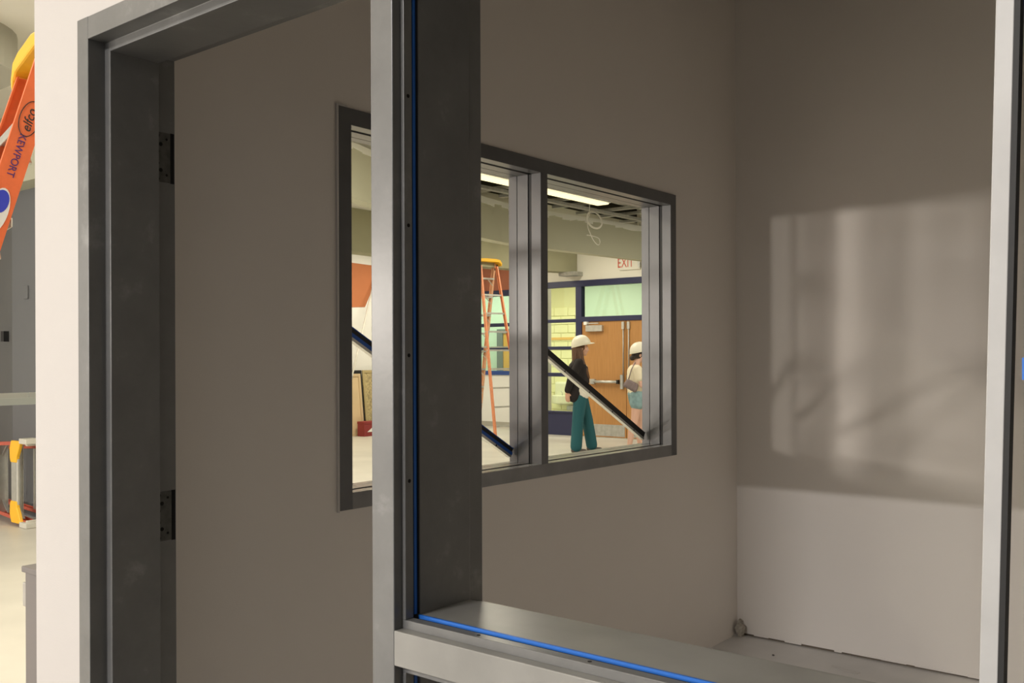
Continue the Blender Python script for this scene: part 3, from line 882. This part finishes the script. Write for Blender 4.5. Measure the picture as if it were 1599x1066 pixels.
def stepladder(label, mtx, H, spread_f, spread_r, wt, wb, railmat, rearmat, step_n, folded=False, group='fibreglass stepladders'):
    t = thing('stepladder', label, 'ladder', mtx=mtx, group=group)
    L = dict(t=t)
    yt = 0.05
    P = lambda x, y, z: mtx @ Vector((x, y, z))
    ztop = H - 0.07
    for s in (-1, 1):
        a, b = Vector((s * wb, -spread_f, 0.03)), Vector((s * wt, -yt, ztop))
        mb = MB()
        sec = rail_section(0.078, 0.030, s)
        vs = [(p.x + u, p.y + v, p.z) for p in (a, b) for u, v in sec]
        n = len(sec)
        mb.add(vs, [tuple(range(n - 1, -1, -1)), tuple(range(n, 2 * n))] + [(i, (i + 1) % n, n + (i + 1) % n, n + i) for i in range(n)])
        r = mb.build('side_rail', railmat, t, local=True)
        if s > 0:
            L['rail'] = r
        MB().box(a.x - 0.04, a.x + 0.012, a.y - 0.05, a.y + 0.05, 0, 0.035).build('foot', RUBBER, r, bevel=0.006, local=True) if s > 0 else \
            MB().box(a.x - 0.012, a.x + 0.04, a.y - 0.05, a.y + 0.05, 0, 0.035).build('foot', RUBBER, r, bevel=0.006, local=True)
        if not folded:
            MB().box(s * wb - s * 0.034, s * wb + s * 0.003, -spread_f - 0.042, -spread_f + 0.050, 0.035, 0.13).build('rail_boot', YEL, r, bevel=0.006, local=True)
        a2, b2 = Vector((s * wb * 0.86, spread_r, 0.03)), Vector((s * wt * 0.9, yt, ztop - 0.05))
        mb = MB()
        sec = rail_section(0.055, 0.026, s)
        vs = [(p.x + u, p.y + v, p.z) for p in (a2, b2) for u, v in sec]
        mb.add(vs, [tuple(range(n - 1, -1, -1)), tuple(range(n, 2 * n))] + [(i, (i + 1) % n, n + (i + 1) % n, n + i) for i in range(n)])
        r2 = mb.build('rear_rail', rearmat, t, local=True)
        if not folded:
            MB().box(a2.x - 0.045, a2.x + 0.045, a2.y - 0.045, a2.y + 0.045, 0, 0.07).build('foot', YEL, r2, bevel=0.008, local=True)
        MB().bar((s * (wt * 0.95 + 0.004), -0.045, H - 0.17), (s * (wt * 0.95 + 0.004), 0.04, H - 0.10), 0.012, 0.03).build('hinge_bracket', BLACKP, r, local=True)
        if not folded:
            zz = H * 0.518
            fy = -yt + (-spread_f + yt) * (1 - zz / ztop)
            ry = yt + (spread_r - yt) * (1 - zz / ztop)
            wx = s * (wt + (wb - wt) * (1 - zz / ztop)) * 0.93
            ym = (fy + ry) / 2
            sp = MB().bar((wx, fy, zz), (wx, ym + 0.03, zz + 0.004), 0.006, 0.022).bar((wx - s * 0.008, ym - 0.03, zz + 0.004), (wx - s * 0.008, ry, zz), 0.006, 0.022).build('spreader', mat('spreader_metal', (0.40, 0.44, 0.40), 0.5, 0.2), t, local=True)
            MB().tube([(wx - 0.014, ym, zz + 0.004), (wx + 0.014, ym, zz + 0.004)], 0.008, 10).build('pivot_bolt', STEEL, sp, local=True)
    for k in range(1, step_n + 1):
        z = H * k / (step_n + 1)
        f = 1 - z / ztop
        y = -yt + (-spread_f + yt) * f
        w = wt + (wb - wt) * f
        st = MB().px([(y - 0.038, z), (y + 0.042, z), (y + 0.042, z - 0.028), (y + 0.038, z - 0.028), (y + 0.038, z - 0.004), (y - 0.034, z - 0.004), (y - 0.034, z - 0.028), (y - 0.038, z - 0.028)], -w + 0.006, w - 0.006).build('step', ALU, t, local=True)
        for s in (-1, 1):
            x0 = s * (w - 0.012)
            MB().bar((x0, y, z - 0.13), (x0 - s * 0.11, y, z - 0.012), 0.02, 0.006).build('brace', ALU, st, local=True)
        if k < step_n:
            yr = yt + (spread_r - yt) * f
            w2 = (wt * 0.9 + (wb * 0.86 - wt * 0.9) * f)
            MB().box(-w2, w2, yr - 0.008, yr + 0.012, z - 0.014, z + 0.014).build('rear_bar', ALU, t, local=True)
    # moulded cap
    cw = wt + 0.035
    prof = [(-cw, H - 0.12), (-cw - 0.012, H - 0.07), (-cw + 0.03, H - 0.012), (-cw * 0.5, H), (cw * 0.5, H), (cw - 0.03, H - 0.012), (cw + 0.012, H - 0.07), (cw, H - 0.12),
            (cw - 0.02, H - 0.075), (cw - 0.06, H - 0.055), (-cw + 0.06, H - 0.055), (-cw + 0.02, H - 0.075)]
    cap = MB().py(prof, -0.10, 0.11).build('cap', YEL, t, bevel=0.008, local=True)
    L['cap'] = cap
    return L


def rz(loc, deg):
    return Matrix.Translation(Vector(loc)) @ Matrix.Rotation(math.radians(deg), 4, 'Z')


# near ladder at the left edge
HL = 2.5
la = stepladder('bright orange stepladder with yellow cap at the left edge', rz((-3.275, 1.572, 0), -14.4), HL, 0.76, 0.70, 0.20, 0.33, ORANGE, ORANGE, 7)
yt, ztop = 0.05, HL - 0.07


def rail_matrix(z, off=0.0, turn=0.0):
    """a frame on the outer web of the +x side rail, text running down the rail"""
    f = 1 - z / ztop
    a, b = Vector((0.33, -0.76, 0.03)), Vector((0.20, -yt, ztop))
    c = Vector((0.20 + 0.13 * f + 0.0015, -yt - (0.76 - yt) * f + off, z))
    d = (b - a).normalized()
    n = Vector((1, 0, 0))
    tx = d
    ty = n.cross(tx).normalized()
    m = Matrix((tx, ty, tx.cross(ty))).transposed().to_4x4()
    return Matrix.Translation(c) @ m @ Matrix.Rotation(turn, 4, 'Z')


lettering('maker_letters', 'elfco', 0.040, BLACKP, la['rail'], rail_matrix(2.192, 0.0), font_shear=0.25)
ring = []
M_ = rail_matrix(2.197, 0.0)
for i in range(28):
    t_ = 2 * math.pi * i / 28
    ring.append(M_ @ Vector((0.060 * math.cos(t_), 0.029 * math.sin(t_), 0.0005)))
ring.append(ring[0])
MB().tube(ring, 0.0014, 6).build('logo_ring', BLACKP, la['rail'], local=True)
lettering('print_letters', 'KEWPORT', 0.031, PURPLE, la['rail'], rail_matrix(2.075, -0.004, math.pi))
stv = [rail_matrix(1.895, -0.006) @ Vector((0.075 * math.cos(2 * math.pi * i / 24), 0.030 * math.sin(2 * math.pi * i / 24), 0.0008)) for i in range(24)]
stk = MB()
stk.add(stv, [tuple(range(24))])
st_o = stk.build('sticker', WHITE, la['rail'], local=True)
sti = [rail_matrix(1.895, -0.006) @ Vector((0.03 + 0.038 * math.cos(2 * math.pi * i / 24), 0.023 * math.sin(2 * math.pi * i / 24), 0.0014)) for i in range(24)]
MB().add(sti, [tuple(range(24))]).build('sticker_print', BLUEP, st_o, local=True)

# ladder in the hall seen through the window
def cam_pt(a, d):
    return Vector((-0.6257 * d + 0.7801 * a, 0.7801 * d + 0.6257 * a, 0))


c = cam_pt(-0.42, 16.1)
w = cam_pt(0.8, 0.6)
lb = stepladder('tall pale orange stepladder in the hall seen through the left light', rz(c, math.degrees(math.atan2(w.y, w.x)) + 180), 3.10, 0.80, 0.66, 0.20, 0.36, PALE, PEACH, 9)

# ladder lying on its side at the grey wall
mL = Matrix.Translation(Vector((-8.21, 3.84, 0.380))) @ Matrix(((0, 0, -1, 0), (0, 1, 0, 0), (1, 0, 0, 0), (0, 0, 0, 1)))
lc = stepladder('folded red stepladder lying on its side below the grey wall', mL, 2.2, 0.10, 0.06, 0.22, 0.355, REDF, REDF, 6, folded=True)
for s in (-1, 1):
    gp = [(0.352, 0.09), (0.352, 0.27), (0.285, 0.30), (0.20, 0.295), (0.165, 0.28), (0.165, 0.17), (0.215, 0.165), (0.27, 0.13)]
    MB().prism([(s * a, b) for a, b in gp], lambda p, q, t: (p, t, q), -0.165, -0.135).build('corner_gusset', YEL, lc['t'], local=True, bevel=0.006)
    MB().box(s * 0.355 - 0.024, s * 0.355 + 0.022, -0.17, -0.05, -0.02, 0.11).build('end_pad', RUBBER, lc['t'], local=True, bevel=0.006)
bs = MB().box(-0.20, 0.20, -0.158, -0.13, 0.165, 0.285).build('bottom_step', ALU, lc['t'], local=True, bevel=0.008)

# ================================================================== THINGS AT THE FAR LEFT
cbx = thing('metal_cabinet', 'waist-high grey cabinet with side latch beside the wall end', 'cabinet', (-2.5, 1.4, 0))
MB().box(-2.685, -2.33, 1.20, 1.62, 0.03, 0.845).build('body', CABG, cbx, bevel=0.004)
MB().box(-2.69, -2.325, 1.192, 1.625, 0.845, 0.862).build('top', CABG, cbx, bevel=0.003)
MB().box(-2.67, -2.345, 1.22, 1.60, 0.0, 0.03).build('plinth', DARK, cbx)
MB().box(-2.712, -2.685, 1.205, 1.27, 0.745, 0.812).build('latch', STEEL, cbx, bevel=0.003)

# boards and box leaning at the far white wall


def leaning(name, label, cat, y0, y1, h, xb, th, m, lean=0.12, bev=0.03, frame=None):
    t = thing(name, label, cat, (xb, (y0 + y1) / 2, 0), group='boards leaning at the white wall')
    mb = MB()
    mb.add([(xb, y0, 0), (xb, y1, 0), (xb - lean, y1, h), (xb - lean, y0, h), (xb - th, y0, 0), (xb - th, y1, 0), (xb - lean - th, y1, h), (xb - lean - th, y0, h)],
           [(0, 1, 2, 3), (7, 6, 5, 4), (0, 4, 5, 1), (3, 2, 6, 7), (0, 3, 7, 4), (1, 5, 6, 2)])
    mb.build('board', m, t, bevel=bev)
    if frame:
        mb = MB()
        d = 0.05
        for (ya, yb, za, zb) in ((y0, y0 + d, 0, h), (y1 - d, y1, 0, h), (y0 + d, y1 - d, 0, d), (y0 + d, y1 - d, h - d, h)):
            xa, xc = xb + 0.012 - lean * za / h, xb + 0.012 - lean * zb / h
            mb.add([(xa, ya, za), (xa, yb, za), (xc, yb, zb), (xc, ya, zb), (xa - 0.012, ya, za), (xa - 0.012, yb, za), (xc - 0.012, yb, zb), (xc - 0.012, ya, zb)],
                   [(0, 1, 2, 3), (7, 6, 5, 4), (0, 4, 5, 1), (3, 2, 6, 7), (0, 3, 7, 4), (1, 5, 6, 2)])
        mb.build('rim', frame, t)
    return t


leaning('tan_board', 'smooth tan board with rounded corner leaning nearest the window jamb', 'board', 10.5, 12.0, 1.14, -13.13, 0.02, TANB, bev=0.015, frame=mat('tan_rim', (0.55, 0.41, 0.24), 0.7))
leaning('dark_framed_board', 'black framed board standing behind the tan board', 'board', 11.3, 12.18, 1.20, -13.30, 0.02, DARK, bev=0.0, frame=DARK)
leaning('speckled_board', 'speckled yellowish board beside the black framed board', 'board', 12.19, 13.1, 1.20, -13.28, 0.02, SPECK, bev=0.01, frame=mat('speck_rim', (0.42, 0.33, 0.16), 0.8))
rb = thing('red_box', 'dark red box with white triangle in front of the speckled board', 'box', (-13.0, 12.0, 0))
MB().box(-13.09, -12.90, 11.79, 12.25, 0.0, 0.24).build('body', REDBOX, rb, bevel=0.008)
MB().box(-13.095, -12.895, 11.785, 12.255, 0.225, 0.27).build('lid', REDBOX, rb, bevel=0.006)
MB().prism([(11.86, 0.08), (12.08, 0.08), (12.02, 0.18)], lambda p, q, t: (t, p, q), -12.90, -12.896).build('white_mark', WHITE, rb)
po = MB().tube([(-12.75, 11.02, 0.01), (-13.47, 12.6, 3.0)], 0.016, 8).build('leaning_pole', mat('pale_pole', (0.66, 0.64, 0.58), 0.5), smooth=True)
tag(po, 'thin pale pole leaning diagonally before the orange patch', 'pole')

# ================================================================== SCRAPS IN THE SMALL ROOM
lump = MB()
random.seed(3)
lump.ball((-2.130, 4.512, 0.036), 0.024, 0.022, 0.036, 12, 9)
lump.ball((-2.137, 4.520, 0.066), 0.012, 0.011, 0.022, 9, 7)
for v in lump.v:
    v += Vector((random.uniform(-1, 1), random.uniform(-1, 1), random.uniform(-1, 1))) * 0.0065
    v.z = max(v.z, 0.001)
    v.x = max(v.x, WX1 + 0.002)
    v.y = min(v.y, 4.544)
tag(lump.build('crumpled_tape', mat('crumpled_paper', (0.46, 0.42, 0.35), 0.85, var=0.3, vscale=60)), 'small crumpled wad of tape in the room corner', 'scrap')
o = MB().bar((-1.645, 4.20, 0.003), (-1.575, 4.168, 0.003), 0.010, 0.002).build('paper_strip', CARDB)
tag(o, 'thin white paper strip on the dusty floor', 'scrap')
o = MB().pz([(-1.60, 4.36), (-1.46, 4.33), (-1.47, 4.30), (-1.60, 4.335)], 0.0005, 0.0016).build('paper_sheet', mat('grey_paper', (0.56, 0.54, 0.51), 0.8))
tag(o, 'faint flat paper sheet on the dusty floor near the back wall', 'scrap')
o = MB().ball((-1.87, 4.32, 0.004), 0.007, 0.005, 0.004, 8, 5).build('debris_crumb', mat('crumb', (0.10, 0.09, 0.08), 0.9))
tag(o, 'tiny dark crumb on the dusty floor', 'scrap')

# ================================================================== PEOPLE
def hand(mb, wrist, tip_dir, palm_n, size=1.0, curl=0.5):
    """palm and five separate bent fingers; tip_dir points along the fingers, palm_n out of the palm"""
    wrist, d = Vector(wrist), Vector(tip_dir).normalized()
    n = Vector(palm_n)
    n = (n - d * n.dot(d)).normalized()
    s = d.cross(n)
    k = size
    for a in (-0.024, -0.008, 0.008, 0.024):
        mb.cap(wrist + s * a * 0.6 * k, 0.014 * k, wrist + d * 0.075 * k + s * a * k, 0.0125 * k, 8)
    for a, L in ((-0.027, 0.060), (-0.009, 0.074), (0.009, 0.078), (0.027, 0.070)):
        p = wrist + d * 0.078 * k + s * a * k
        q = p + (d * math.cos(curl * 0.6) + n * math.sin(curl * 0.6)) * L * 0.5 * k
        r = q + (d * math.cos(curl * 1.6) + n * math.sin(curl * 1.6)) * L * 0.5 * k
        mb.cap(p, 0.0095 * k, q, 0.0088 * k, 8)
        mb.cap(q, 0.0088 * k, r, 0.0078 * k, 8)
    p = wrist + d * 0.022 * k + s * 0.026 * k
    q = p + (d * 0.6 + s * 0.7 + n * 0.3).normalized() * 0.036 * k
    r = q + (d * 0.9 + s * 0.1 + n * 0.4).normalized() * 0.032 * k
    mb.cap(p, 0.012 * k, q, 0.0105 * k, 8)
    mb.cap(q, 0.0105 * k, r, 0.009 * k, 8)


def head_mesh(mb, c):
    """skull, jaw, nose, lips, brow, ears; faces +x"""
    c = Vector(c)
    mb.ball(c + Vector((-0.012, 0, 0.028)), 0.094, 0.075, 0.090, 20, 14)
    mb.ball(c + Vector((0.022, 0, -0.035)), 0.060, 0.058, 0.078, 18, 12)
    mb.cap(c + Vector((0.052, 0, -0.098)), 0.020, c + Vector((0.030, 0, -0.088)), 0.032, 12)
    mb.cap(c + Vector((0.082, 0, 0.008)), 0.009, c + Vector((0.101, 0, -0.028)), 0.012, 10)
    for s in (-1, 1):
        mb.ball(c + Vector((0.092, s * 0.011, -0.031)), 0.010, 0.008, 0.008, 10, 8)
        mb.cap(c + Vector((0.074, s * 0.042, 0.022)), 0.011, c + Vector((0.082, s * 0.012, 0.022)), 0.011, 8)
        mb.ball(c + Vector((0.058, s * 0.040, -0.030)), 0.026, 0.020, 0.022, 10, 8)
        mb.ball(c + Vector((-0.012, s * 0.077, -0.008)), 0.018, 0.007, 0.030, 10, 8)
    mb.cap(c + Vector((0.080, -0.016, -0.058)), 0.009, c + Vector((0.080, 0.016, -0.058)), 0.009, 8)
    mb.cap(c + Vector((0.076, -0.014, -0.069)), 0.009, c + Vector((0.076, 0.014, -0.069)), 0.009, 8)


def face_details(c, parent):
    c = Vector(c)
    for s in (-1, 1):
        e = MB().ball(c + Vector((0.078, s * 0.030, 0.004)), 0.010, 0.012, 0.008, 10, 8).build('eye', WHITE, parent, smooth=True, local=True)
        MB().ball(c + Vector((0.0855, s * 0.030, 0.004)), 0.0035, 0.006, 0.006, 8, 6).build('iris', EYEM, e, smooth=True, local=True)
        MB().cap(c + Vector((0.080, s * 0.045, 0.024)), 0.004, c + Vector((0.092, s * 0.014, 0.027)), 0.004, 6).build('eyebrow', HAIRD, parent, smooth=True, local=True)
    MB().cap(c + Vector((0.084, -0.016, -0.063)), 0.006, c + Vector((0.084, 0.016, -0.063)), 0.006, 8).build('lips', LIP, parent, smooth=True, local=True)


def hard_hat(c, parent, tilt, mtx=None):
    """shell with crown ridge, brim rim and front visor; built around the head centre c"""
    R = Matrix.Rotation(tilt, 3, 'Y')
    c = Vector(c)
    n, m = 40, 12
    mb = MB()
    vs = []
    for j in range(m + 1):
        t = math.pi / 2 * j / m
        for k in range(n):
            a = 2 * math.pi * k / n
            ridge = 1 + 0.035 * math.exp(-(math.sin(a) / 0.22) ** 2) * math.sin(t)
            p = Vector((0.150 * math.cos(t) ** 0.85 * math.cos(a), 0.122 * math.cos(t) ** 0.85 * math.sin(a), 0.148 * math.sin(t) * ridge))
            vs.append(p)
    fs = [(j * n + k, j * n + (k + 1) % n, (j + 1) * n + (k + 1) % n, (j + 1) * n + k) for j in range(m) for k in range(n)]
    mb.add([c + R @ p for p in vs], fs)
    o = mb.build('hard_hat', HATM, parent, smooth=True, local=True)
    sd = o.modifiers.new('thick', 'SOLIDIFY')
    sd.thickness = 0.004
    # brim: rim all round, long visor at the front
    mb = MB()
    vs = []
    for j in range(4):
        for k in range(n):
            a = 2 * math.pi * k / n
            ext = 0.010 + 0.052 * max(0.0, math.cos(a)) ** 2
            f = j / 3
            if j == 3:
                f = 1.0
            r_x, r_y = 0.149 + ext * f, 0.121 + 0.010 * f
            dz = -0.016 * f * max(0, math.cos(a)) - (0.004 if j == 3 else 0)
            vs.append(c + R @ Vector((r_x * math.cos(a), r_y * math.sin(a), 0.002 + dz)))
    fs = [(j * n + k, j * n + (k + 1) % n, (j + 1) * n + (k + 1) % n, (j + 1) * n + k) for j in range(3) for k in range(n)]
    mb.add(vs, fs)
    b = mb.build('visor', HATM, o, smooth=True, local=True)
    sd = b.modifiers.new('thick', 'SOLIDIFY')
    sd.thickness = 0.005


VOX = 0.0085
# ---- person in the black jacket
p1 = thing('person', 'person in white hard hat, black jacket and teal trousers, facing the oak doors', 'person', (-8.15, 11.79, 0), YAW + math.radians(4))
hc = (0.035, 0, 1.565)
mb = MB()
head_mesh(mb, hc)
mb.cap((-0.025, 0, 1.36), 0.058, (0.012, 0, 1.50), 0.050)
mb.cap((-0.02, -0.06, 1.22), 0.095, (-0.02, 0.06, 1.22), 0.095)
mb.cap((-0.02, -0.12, 1.345), 0.055, (-0.02, 0.12, 1.345), 0.055)
mb.cap((-0.02, 0, 1.25), 0.11, (0.0, 0, 0.95), 0.11)
mb.cap((0.0, -0.07, 0.92), 0.10, (0.0, 0.07, 0.92), 0.10)
RS, RE, RW = (-0.03, -0.165, 1.345), (-0.165, -0.205, 1.09), (-0.215, -0.165, 0.905)
LS, LE, LW = (-0.02, 0.165, 1.345), (-0.06, 0.225, 1.09), (0.06, 0.20, 0.92)
for a, b, c3 in ((RS, RE, RW), (LS, LE, LW)):
    mb.cap(a, 0.045, b, 0.037)
    mb.cap(b, 0.037, c3, 0.026)
hand(mb, RW, (0.10, 0.02, -1.0), (0.3, 1, 0), 1.0, 0.45)
hand(mb, LW, (0.45, -0.1, -0.9), (0, -1, 0), 1.0, 0.45)
RA, LA = (-0.085, -0.13, 0.075), (0.185, 0.11, 0.075)
RK, LK = (-0.045, -0.11, 0.48), (0.125, 0.10, 0.49)
mb.cap((0.0, -0.09, 0.88), 0.088, RK, 0.056)
mb.cap(RK, 0.056, RA, 0.036)
mb.cap((0.02, 0.09, 0.88), 0.088, LK, 0.056)
mb.cap(LK, 0.056, LA, 0.036)
for A in (RA, LA):
    mb.cap((A[0] - 0.02, A[1], 0.035), 0.030, (A[0] + 0.13, A[1] - 0.005, 0.026), 0.024)
mb.build('body', SKIN, p1, local=True, remesh=VOX, smooth_it=2)
face_details(hc, p1)
# trousers
mb = MB()
mb.cap((0.0, -0.075, 0.91), 0.112, (0.0, 0.075, 0.91), 0.112)
mb.cap((0.0, -0.075, 0.85), 0.118, (0.0, 0.075, 0.85), 0.118)
mb.cap((0.0, -0.085, 0.86), 0.108, (RK[0], RK[1], 0.50), 0.088)
mb.cap((RK[0], RK[1], 0.50), 0.088, (RA[0] + 0.01, RA[1], 0.10), 0.088)
mb.cap((0.02, 0.085, 0.86), 0.108, (LK[0], LK[1], 0.50), 0.086)
mb.cap((LK[0], LK[1], 0.50), 0.086, (LA[0] + 0.01, LA[1], 0.10), 0.086)
mb.build('trousers', TEAL, p1, local=True, remesh=VOX, smooth_it=5)
# shirt
mb = MB()
mb.cap((0.005, -0.055, 1.25), 0.112, (0.005, 0.055, 1.25), 0.112)
mb.cap((0.01, -0.05, 1.10), 0.108, (0.01, 0.05, 1.10), 0.108)
mb.cap((0.02, -0.085, 0.93), 0.118, (0.02, 0.085, 0.93), 0.118)
mb.cap((0.02, -0.085, 0.88), 0.112, (0.02, 0.085, 0.88), 0.112)
mb.cap((0.01, -0.06, 1.08), 0.11, (0.02, -0.065, 0.94), 0.116)
mb.cap((0.01, 0.06, 1.08), 0.11, (0.02, 0.065, 0.94), 0.116)
mb.build('shirt', TEE, p1, local=True, remesh=VOX, smooth_it=5)
# jacket: back and sides, open at the front
mb = MB()
mb.cap((-0.045, -0.10, 1.335), 0.075, (-0.045, 0.10, 1.335), 0.075)
for s in (-1, 1):
    mb.cap((-0.035, s * 0.09, 1.30), 0.092, (-0.05, s * 0.085, 1.06), 0.098)
    mb.cap((-0.05, s * 0.085, 1.06), 0.098, (-0.095, s * 0.10, 0.85), 0.100)
    mb.cap((0.035, s * 0.115, 1.28), 0.058, (0.045, s * 0.115, 1.06), 0.060)
    mb.cap((0.045, s * 0.115, 1.06), 0.060, (-0.05, s * 0.125, 0.88), 0.066)
    mb.cap((0.085, s * 0.085, 1.27), 0.030, (0.10, s * 0.10, 1.06), 0.032)
mb.cap((-0.08, -0.05, 1.28), 0.085, (-0.09, -0.03, 0.88), 0.10)
mb.cap((-0.08, 0.05, 1.28), 0.085, (-0.09, 0.03, 0.88), 0.10)
for a, b, c3 in ((RS, RE, RW), (LS, LE, LW)):
    mb.cap(a, 0.068, b, 0.058)
    e = Vector(b).lerp(Vector(c3), 0.80)
    mb.cap(b, 0.058, e, 0.050)
mb.build('jacket', JACKET, p1, local=True, remesh=VOX, smooth_it=4)
# long hair
mb = MB()
mb.ball((0.0, 0, 1.59), 0.105, 0.088, 0.10, 18, 12)
for a, b, r0, r1 in (((-0.06, -0.03, 1.56), (-0.06, -0.05, 1.32), 0.060, 0.055), ((-0.06, 0.03, 1.56), (-0.06, 0.05, 1.34), 0.060, 0.05),
                     ((-0.01, -0.07, 1.55), (0.02, -0.10, 1.36), 0.040, 0.044), ((0.02, -0.10, 1.36), (0.085, -0.125, 1.20), 0.044, 0.036),
                     ((0.085, -0.125, 1.20), (0.125, -0.125, 1.12), 0.036, 0.014), ((-0.03, -0.07, 1.38), (0.03, -0.13, 1.24), 0.04, 0.03),
                     ((-0.01, 0.07, 1.55), (0.02, 0.10, 1.36), 0.036, 0.036), ((0.02, 0.10, 1.36), (0.08, 0.12, 1.18), 0.036, 0.02)):
    mb.cap(a, r0, b, r1)
mb.build('hair', HAIRB, p1, local=True, remesh=VOX, smooth_it=3)
hard_hat((0.024, 0, 1.612), p1, math.radians(-14))
for A in (RA, LA):
    mb = MB()
    mb.cap((A[0] - 0.03, A[1], 0.042), 0.040, (A[0] + 0.14, A[1] - 0.005, 0.032), 0.030)
    for v in mb.v:
        v.z = max(v.z, 0.0)
    mb.build('shoe', SHOE, p1, smooth=True, local=True)

# ---- person with the bag
p2 = thing('person', 'person in white hard hat, cream tee and denim shorts with arms folded', 'person', (-7.64, 12.58, 0), YAW + math.radians(6))
hc = (0.055, 0, 1.462)
mb = MB()
head_mesh(mb, hc)
mb.cap((-0.02, 0, 1.27), 0.054, (0.03, 0, 1.40), 0.047)
mb.cap((-0.02, -0.11, 1.255), 0.052, (-0.02, 0.11, 1.255), 0.052)
mb.cap((-0.02, -0.05, 1.15), 0.09, (-0.02, 0.05, 1.15), 0.09)
mb.cap((-0.02, 0, 1.15), 0.105, (-0.01, 0, 0.88), 0.105)
mb.cap((-0.01, -0.07, 0.85), 0.10, (-0.01, 0.07, 0.85), 0.10)
RS, RE, RW = (-0.02, -0.155, 1.25), (0.035, -0.20, 1.00), (0.235, -0.085, 1.015)
LS, LE, LW = (-0.02, 0.155, 1.25), (0.035, 0.20, 1.00), (0.215, 0.06, 1.045)
for a, b, c3 in ((RS, RE, RW), (LS, LE, LW)):
    mb.cap(a, 0.043, b, 0.037)
    mb.cap(b, 0.037, c3, 0.026)
hand(mb, RW, (0.25, 0.9, 0.25), (-0.8, 0.3, 0), 0.95, 0.6)
hand(mb, LW, (0.1, -0.95, 0.1), (-0.8, -0.3, 0.2), 0.95, 0.6)
RA, LA = (-0.135, -0.10, 0.075), (0.075, 0.10, 0.075)
RK, LK = (-0.055, -0.095, 0.43), (0.07, 0.095, 0.44)
mb.cap((-0.005, -0.085, 0.82), 0.088, RK, 0.056)
mb.cap(RK, 0.056, (RK[0] - 0.045, RK[1], 0.32), 0.054)
mb.cap((RK[0] - 0.045, RK[1], 0.32), 0.054, RA, 0.036)
mb.cap((0.0, 0.085, 0.82), 0.088, LK, 0.056)
mb.cap(LK, 0.056, (LK[0] - 0.015, LK[1], 0.32), 0.054)
mb.cap((LK[0] - 0.015, LK[1], 0.32), 0.054, LA, 0.036)
for A in (RA, LA):
    mb.cap((A[0] - 0.02, A[1], 0.035), 0.030, (A[0] + 0.12, A[1] - 0.005, 0.026), 0.024)
mb.build('body', SKINL, p2, local=True, remesh=VOX, smooth_it=2)
face_details(hc, p2)
mb = MB()
mb.cap((-0.02, -0.10, 1.245), 0.070, (-0.02, 0.10, 1.245), 0.070)
for s in (-1, 1):
    mb.cap((-0.02, s * 0.055, 1.20), 0.115, (-0.01, s * 0.055, 0.90), 0.118)
    a, b = (RS, RE) if s < 0 else (LS, LE)
    mb.cap(a, 0.064, Vector(a).lerp(Vector(b), 0.55), 0.066)
mb.cap((0.05, -0.05, 1.13), 0.07, (0.05, 0.05, 1.13), 0.07)
mb.build('tee_shirt', CREAMT, p2, local=True, remesh=VOX, smooth_it=5)
mb = MB()
mb.cap((-0.01, -0.07, 0.86), 0.116, (-0.01, 0.07, 0.86), 0.116)
for s, K in ((-1, RK), (1, LK)):
    mb.cap((-0.005, s * 0.08, 0.83), 0.112, Vector((0, s * 0.085, 0.83)).lerp(Vector(K), 0.28), 0.108)
mb.build('shorts', DENIM, p2, local=True, remesh=VOX, smooth_it=4)
mb = MB()
mb.ball((0.025, 0, 1.485), 0.100, 0.082, 0.096, 18, 12)
mb.ball((-0.065, 0, 1.415), 0.040, 0.045, 0.042, 14, 10)
mb.cap((-0.03, -0.04, 1.44), 0.04, (-0.06, 0.02, 1.42), 0.04)
mb.build('hair', HAIRD, p2, local=True, remesh=VOX, smooth_it=3)
hard_hat((0.048, 0, 1.512), p2, math.radians(-12))
for A in (RA, LA):
    mb = MB()
    mb.cap((A[0] - 0.03, A[1], 0.042), 0.040, (A[0] + 0.13, A[1] - 0.005, 0.032), 0.030)
    for v in mb.v:
        v.z = max(v.z, 0.0)
    mb.build('shoe', SHOEW, p2, smooth=True, local=True)
# bag hanging at the back
bg_ = thing('shoulder_bag', 'grey-brown shoulder bag slung on the back of the cream tee', 'bag', WM[p2.name] @ Vector((-0.17, -0.16, 0.885)), YAW + math.radians(6))
R2 = Matrix.Rotation(math.radians(28), 3, 'Y')
mb = MB()
for a in (-0.075, -0.025, 0.025, 0.075):
    mb.cap(R2 @ Vector((a, -0.02, 0.065)) + Vector((0, 0, 0.03)), 0.042, R2 @ Vector((a * 0.9, -0.02, 0.13)) + Vector((0, 0, 0.03)), 0.038)
mb.build('pouch', BAG, bg_, local=True, remesh=0.008, smooth_it=5)
MB().tube([R2 @ Vector((-0.085, 0.0, 0.17)), (0.06, 0.02, 0.36), (0.14, 0.10, 0.46)], 0.008, 8).build('strap', BAG, bg_, smooth=True, local=True)
